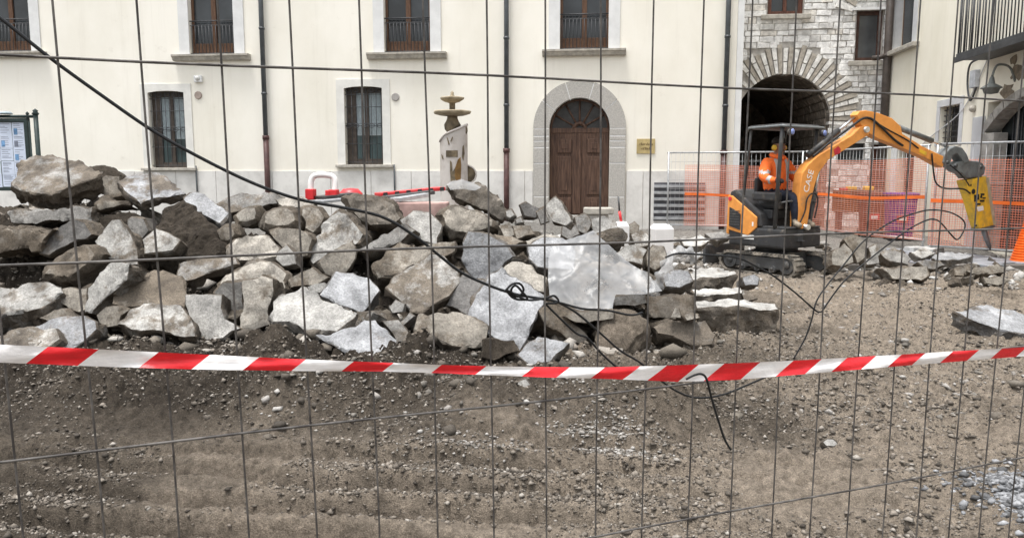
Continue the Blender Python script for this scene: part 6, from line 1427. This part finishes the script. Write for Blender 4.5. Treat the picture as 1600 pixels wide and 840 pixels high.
# ------------------------------------------------------------------ plastic barriers lying behind the heap
RED = mat('barrier_red', (.62, .025, .03), .4, .12, 6, spec=.5); WHT = mat('barrier_white', (.74, .72, .70), .45, .06, 6)
BDp = 9.7
bpz = at(505, 314, BDp)
bar = thing('plastic_barrier', 'white plastic hoop barrier with red sleeves standing on the heap', 'barrier', bpz)
b = MB(); b.tube(smooth_path([at(486, 312, BDp), at(485.5, 290, BDp), at(488, 278, BDp), at(496, 273.5, BDp), at(514, 274, BDp), at(522, 278, BDp), at(524, 290, BDp), at(522, 312, BDp)], 5), .036, 10); b.build('hoop', WHT, bar)
for (px, r0, r1) in ((486, 295, 312), (522, 296, 307)):
    a_, c_ = at(px, r1, BDp), at(px, r0, BDp); b = MB(); b.box((a_.x-.055, a_.y-.06, a_.z), (a_.x+.055, a_.y+.06, c_.z)); b.build('sleeve', RED, bar, bevel=.012)
a_, c_ = at(514, 307, BDp), at(514, 297, BDp); b = MB(); b.box((a_.x-.03, a_.y-.06, a_.z), (a_.x+.03, a_.y+.06, c_.z)); b.build('sleeve', RED, bar, bevel=.012)
def plank(p, q, wd, hh, m, name='barrier_board', label=None):
    u = (q-p); L = u.length; u.normalize(); b = MB(); s_ = V((0, 0, 1)).cross(u).normalized(); n_ = u.cross(s_)
    M_ = Matrix((u, s_, n_)).transposed().to_4x4(); M_.translation = p; b.box((0, -wd/2, -hh/2), (L, wd/2, hh/2), 0, M_); return b, M_, L
for (p, q, wd, hh, m, lab) in (
    (at(497, 309, 9.6), at(552, 303, 9.9), .3, .04, BLACKP, 'black flat board lying beside the white hoop barrier'),
    (at(497, 315, 9.4), at(545, 310, 9.7), .25, .035, GALV, 'grey metal plate under the black flat board'),
    (at(590, 304, 10.2), at(690, 294.5, 10.6), .3, .045, RED, 'red slatted barrier board lying in front of the fountain'),
    (at(600, 309, 10.0), at(672, 300, 10.3), .35, .05, CHAR, 'dark grey board under the red slatted barrier board'),
    (at(614, 312, 9.8), at(662, 304, 10.1), .3, .05, GALV, 'bluish metal frame under the dark grey board')):
    b, M_, L = plank(p, q, wd, hh, m)
    t = thing('barrier_board', lab, 'board', p); b.build('board', m, t, bevel=.008)
    k = 0
    while k*.16 < L-.1 and m is RED:
        w_ = MB(); w_.box((k*.16+.03, -wd/2-.006, -hh/2-.004), (k*.16+.09, -wd/2-.001, hh/2+.004), 0, M_); w_.build('dark_slot', BLACKP, t); k += 1
a_ = at(640, 325, 9.9); b = MB(); b.box((-.45, -.2, -.5), (.5, .2, .08), 0, Matrix.Translation(a_) @ Matrix.Rotation(YAW, 4, 'Z')); tag(b.build('plastic_crate', mat('pink_grey_plastic', (.42, .28, .25), .6, .25, 4), None, a_, .02), 'pinkish grey plastic crate supporting the stacked barrier boards', 'crate')
a_ = at(548, 302, 10.3); b = MB(); b.lathe([(.16, -.1), (.16, 0), (.1, .06), (.001, .07)], 14, a_); tag(b.build('plastic_tub', RED, None, a_), 'small red plastic tub on the heap near the barrier boards', 'tub')
# white posts and marker
for (px, r0, d_, w_, lab) in ((1033, 350, 10.6, .27, 'white square plastic post with sloped cap near the excavator blade'), (971, 346, 10.2, .17, 'narrow white plastic post with red marker stick')):
    p = at(px, r0, d_); g_ = gz(p); t = thing('plastic_post', lab, 'post', (p.x, p.y, g_)); M_ = Matrix.Translation((p.x, p.y, 0)) @ Matrix.Rotation(YAW+.2, 4, 'Z')
    h = w_/2; z1 = p.z; zc_ = z1 - .06; b = MB(); k = .62
    vs_ = [M_ @ V((sx*h, sy*h, g_-.05)) for (sx, sy) in ((-1,-1),(1,-1),(1,1),(-1,1))] + [M_ @ V((sx*h, sy*h, zc_)) for (sx, sy) in ((-1,-1),(1,-1),(1,1),(-1,1))] + [M_ @ V((sx*h*k, sy*h*k, z1)) for (sx, sy) in ((-1,-1),(1,-1),(1,1),(-1,1))]
    b.add(vs_, [(0,1,5,4),(1,2,6,5),(2,3,7,6),(3,0,4,7),(4,5,9,8),(5,6,10,9),(6,7,11,10),(7,4,8,11),(8,9,10,11)]); b.build('shaft', WHT, t, bevel=.008)
    if w_ < .2:
        q_ = at(966, 307, d_); b = MB(); b.tube([V((p.x, p.y, z1-.02)), at(968, 330, d_)], .018, 8); b.build('red_sleeve', RED, t); b = MB(); b.tube([at(968, 330, d_), q_], .012, 8); b.build('stick', CHAR, t)
p = at(935, 329, 14.5); M_ = Matrix.Translation(p) @ Matrix.Rotation(YAW, 4, 'Z'); b = MB(); b.box((-.27, -.18, -.07), (.27, .18, .06), 0, M_)
st = thing('stone_block', 'long pale stone block lying in front of the wooden portal', 'stone', (p.x, p.y, p.z-.5)); b.build('slab', SILL, st, bevel=.03)
b = MB(); b.box((-.2, -.12, -.4), (.18, .12, -.072), 0, M_); b.build('support', PORTAL, st, bevel=.03)
# ------------------------------------------------------------------ plastic film
FILM = bpy.data.materials.new('plastic_film'); FILM.use_nodes = True
def _film():
    t = FILM.node_tree; t.nodes.clear(); L = t.links.new
    out = nd(t, 'ShaderNodeOutputMaterial'); d = nd(t, 'ShaderNodeBsdfPrincipled'); d.inputs['Base Color'].default_value = (.50, .51, .52, 1); d.inputs['Roughness'].default_value = .3; d.inputs['Specular IOR Level'].default_value = .5
    tr = nd(t, 'ShaderNodeBsdfTransparent'); tr.inputs[0].default_value = (.92, .92, .92, 1); tl = nd(t, 'ShaderNodeBsdfTranslucent'); tl.inputs[0].default_value = (.55, .55, .55, 1)
    m1 = nd(t, 'ShaderNodeMixShader'); m1.inputs[0].default_value = .25; L(d.outputs[0], m1.inputs[1]); L(tl.outputs[0], m1.inputs[2])
    tc = nd(t, 'ShaderNodeTexCoord'); n = nd(t, 'ShaderNodeTexNoise', Scale=3.5, Detail=4); L(tc.outputs['Object'], n.inputs['Vector'])
    mr = nd(t, 'ShaderNodeMapRange'); L(n.outputs[0], mr.inputs[0]); mr.inputs[1].default_value = .35; mr.inputs[2].default_value = .7; mr.inputs[3].default_value = .45; mr.inputs[4].default_value = .75
    m2 = nd(t, 'ShaderNodeMixShader'); L(mr.outputs[0], m2.inputs[0]); L(m1.outputs[0], m2.inputs[1]); L(tr.outputs[0], m2.inputs[2]); L(m2.outputs[0], out.inputs[0])
_film()
def film(name, label, poly, el, d, amp, az=0):
    cx = sum(p[0] for p in poly)/len(poly); cy = sum(p[1] for p in poly)/len(poly); p0 = at(cx, cy, d)
    t_ = -(FH*math.cos(R(az)) - RIGHT*math.sin(R(az))); n = t_*math.cos(R(el)) + V((0, 0, 1))*math.sin(R(el))
    bm = bmesh.new(); vs_ = [bm.verts.new(on_plane(x, y, p0, n) - p0) for (x, y) in poly]; bm.faces.new(vs_); bmesh.ops.triangulate(bm, faces=bm.faces[:]); subdivide_long(bm, .035, 5)
    for v in bm.verts:
        p = v.co; a = mnoise.noise(p*2.2+V((3, 1, 2)))
        rid = 1-abs(mnoise.noise(p*4.5))*2; rid2 = 1-abs(mnoise.noise(p*10+V((7, 0, 0))))*2
        v.co = p + n*(amp*1.6*a + amp*.55*max(0, rid)**4 + amp*.15*max(0, rid2)**4)
    me = bpy.data.meshes.new(name); bm.to_mesh(me); bm.free(); me.materials.append(FILM); me.polygons.foreach_set('use_smooth', [True]*len(me.polygons))
    o = link(name, me); o.location = p0; tag(o, label, 'plastic sheet'); return o
film('plastic_sheet', 'large translucent plastic sheet draped over slabs of the heap', [(926,360),(940,372),(962,390),(986,408),(1011,425),(1022,440),(1034,456),(1010,460),(985,460),(962,460),(958,474),(956,490),(930,488),(900,482),(878,474),(859,462),(856,436),(857,408),(862,388),(884,378),(902,372)], 42, 6.55, .032)
def ribbon(name, label, path, wd, d, m):
    pts = smooth_path([at(x, y, d) for (x, y) in path], 6); vs_ = []; n_ = len(pts)
    for i, p in enumerate(pts):
        t = (pts[min(i+1, n_-1)]-pts[max(i-1, 0)]).normalized(); s_ = t.cross(FH).normalized(); k = wd*(1 + .35*math.sin(i*1.3))
        for j in range(5):
            f = j/4-.5; vs_.append(p + s_*k*f*2 - FH*(.06*(1-4*f*f) + .02*math.sin(i*.9+j*2)))
    b = MB(); b.add(vs_, [(i*5+j, i*5+j+1, (i+1)*5+j+1, (i+1)*5+j) for i in range(n_-1) for j in range(4)], 0, True); o = b.build(name, m, None, pts[0]); tag(o, label, 'plastic sheet')
ribbon('plastic_strip', 'twisted strip of milky plastic hanging right of the large sheet', [(1018, 462), (1027, 446), (1036, 428), (1046, 408), (1060, 396), (1076, 396), (1088, 404)], .055, 6.9, FILM)
film('plastic_scrap', 'crumpled clear plastic scrap on the tilted topmost slab', [(698,290),(706,284),(722,281),(740,284),(752,290),(742,296),(720,296),(704,298)], 35, 7.9, .03)
film('plastic_scrap', 'small bluish plastic scrap lying on the pale earth', [(1350,664),(1356,660),(1366,662),(1370,668),(1360,673),(1353,671)], 50, 4.75, .012)

# ------------------------------------------------------------------ near fence panel, tape, cables
FO = V((-0.69479321, -0.27530315, 0.98112672)); F1 = V((0.93677439, -0.04422137, 0.34712854))*.1; F2 = V((0.00708186, 0.98786784, 0.15513536))*.27241
def c2w(v): return CAM + RIGHT*v.x - UP*v.y + FWD*v.z
FP0 = c2w(FO); FU = (c2w(FO+F1)-FP0); FV = (c2w(FO+F2)-FP0)          # one mesh step along / down
FN = FU.cross(FV).normalized()
if FN.dot(CAM-FP0) < 0: FN = -FN
def fg(i, j, off=0.0): return FP0 + FU*i + FV*j + FN*off
def on_f(px, py, off=0.0): return on_plane(px, py, FP0 + FN*off, FN)
WIRE = mat('fence_wire', (.055, .05, .047), .5, .3, 30, metal=.2, col2=(.15, .14, .13))
I0, I1, J0, J1 = -10, 25, -1.0, 6.15
pan = thing('wire_fence_panel', 'grey welded wire fence panel crossing the whole view', 'fence', fg(7, J1))
for i in range(I0, I1+1):
    b = MB(); ph = random.uniform(0, 6); pts = []
    for k in range(15):
        j = lerp(J0, J1, k/14); pts.append(fg(i, j) + FU*.012*math.sin(ph+j*2.1) + FU*(.02 if i % 3 == 0 else -.01)*math.sin(j*.9+ph))
    b.tube(pts, .0016, 7); b.build('vertical_wire', WIRE, pan)
for j in range(-1, 7):
    b = MB(); pts = [fg(i, j, .0042 if j % 2 else .0042) + FV*.006*math.sin(i*.7+j) for i in range(I0, I1+1)]; b.tube(pts, .0020, 7); b.build('horizontal_wire', WIRE, pan)
for i in (I0-.3, I1+.3):
    b = MB(); b.tube([fg(i, J0-.2), fg(i, J1+.25)], .02, 12); b.build('frame_post', GALV, pan)
    q_ = fg(i, J1+.25); b = MB(); b.box((-.12, -.3, 0), (.12, .3, .13), 0, Matrix.Translation((q_.x, q_.y, -.06)) @ Matrix.Rotation(math.atan2(FU.y, FU.x), 4, 'Z')); b.build('foot_block', FOOT, pan, bevel=.02)
for j in (J0-.12, J1+.12):
    b = MB(); b.tube([fg(I0-.3, j), fg(I1+.3, j)], .018, 12); b.build('frame_rail', GALV, pan)
# red and white tape in front of the wires
TR = mat('tape_red', (.72, .012, .02), .32, .10, 30, .35, 60, spec=.5, stretch=(1, 1, 6), bdist=.004); TW = mat('tape_white', (.83, .81, .80), .32, .07, 30, .35, 60, spec=.5, stretch=(1, 1, 6), bdist=.004)
cy = ([-2300, -60, 0, 150, 300, 450, 600, 700, 760, 850, 950, 1060, 1150, 1250, 1400, 1600, 1680, 1860], [420, 550, 552, 558.5, 564.5, 569.5, 573, 576.5, 578.5, 581, 582.5, 583, 580, 573.5, 563, 549, 543, 528])
hy = ([-2300, -60, 0, 150, 300, 450, 600, 700, 760, 850, 950, 1060, 1150, 1250, 1400, 1600, 1680, 1860], [52, 29, 28, 27, 24, 19, 14, 13, 14, 16, 18, 26, 26, 22, 18, 14, 13, 11])
edges = [-2300, -2050, -1820, -1600, -1400, -1210, -1030, -860, -700, -550, -410, -280, -170, -75, -10, 75, 155, 248, 328, 405, 478, 553, 615, 690, 760, 835, 890, 945, 1000, 1042, 1092, 1132, 1188, 1240, 1284, 1324, 1369, 1409, 1446, 1489, 1530, 1566, 1605, 1640, 1675, 1708, 1738, 1768, 1796, 1824, 1850]
b = MB(); mi = 1
for a_, c_ in zip(edges[:-1], edges[1:]):
    n_ = 5; m_ = 4; vs_ = []
    for k in range(n_+1):
        for q in range(m_+1):
            xt = lerp(a_, c_, k/n_); h = np.interp(xt, *hy); f = q/m_; x = xt - f*h*1.25; y = np.interp(x, *cy); h2 = np.interp(x, *hy)
            off = .012 + .004*math.sin(x*.021) + .0035*math.sin(f*3.1+x*.013) + .0018*math.sin(f*9+x*.05) + .0025*mnoise.noise(V((x*.02, f*2.5, 0)))
            vs_.append(on_f(x, y + (f-.5)*h2, off))
    b.add(vs_, [(k*(m_+1)+q, (k+1)*(m_+1)+q, (k+1)*(m_+1)+q+1, k*(m_+1)+q+1) for k in range(n_) for q in range(m_)], mi, True); mi = 1-mi
o = b.build('barrier_tape', [TR, TW], None, on_f(800, 580, .01)); tag(o, 'red and white striped barrier tape strung along the wire fence', 'tape')
# cables hung on the fence
CBL = mat('cable_black', (.012, .013, .014), .45, .2, 20)
def cable(label, pts, r, off=-.012, m=CBL):
    b = MB(); b.tube(smooth_path([on_f(x, y, off + .003*math.sin(i)) for i, (x, y) in enumerate(pts)], 7), r, 8); o = b.build('cable', m, None, on_f(*pts[len(pts)//2], off)); tag(o, label, 'cable', 'black cables hanging on the wire fence')
cable('black cable sagging across from the upper wires to a tangled knot', [(-60,-18),(0,28),(80,92),(160,150),(240,205),(320,250),(400,288),(470,312),(540,325),(600,340),(650,370),(690,402),(720,425),(760,444),(800,458),(830,464),(858,468)], .0024)
cable('looped coil of black cable tied in a knot', [(788,456),(800,444),(812,443),(818,452),(812,462),(802,462),(799,452),(806,446),(816,456),(824,466),(812,468),(800,464),(794,454),(822,468),(850,466),(866,462),(872,472),(850,474)], .0020, -.006)
cable('black cable running from the knot under the plastic sheet', [(858,468),(880,474),(910,482),(950,485),(985,492),(1004,488)], .0020)
cable('black cable dropping steeply from the knot to the soil', [(850,472),(872,494),(900,520),(918,528),(936,548),(955,566),(970,578)], .0020, -.02)
cable('black cable slanting from the knot down to the dangling loop', [(868,470),(900,488),(940,522),(970,548),(1000,566),(1030,592),(1060,612),(1090,621),(1130,616),(1170,600),(1212,582)], .0020, -.03)
cable('short cable looping over the tape and dangling its loose end', [(1072,592),(1084,586),(1096,584),(1104,592),(1112,622),(1122,655),(1132,685),(1142,702)], .0022, .03)
cable('cable curving from the excavator side down to a low bend', [(1040,402),(1060,396),(1100,398),(1150,402),(1180,415),(1210,432),(1240,455),(1262,474),(1276,486),(1283,487)], .0018)
cable('cable rising from the low bend to a wide loop by the bins', [(1240,560),(1258,528),(1268,500),(1276,470),(1292,446),(1318,414),(1350,376),(1390,348),(1420,336),(1452,328),(1482,331),(1502,341),(1508,352),(1503,366),(1495,374),(1484,364),(1472,350),(1462,343),(1448,344),(1420,358),(1390,380),(1352,410),(1320,438),(1298,466),(1284,487)], .0016)
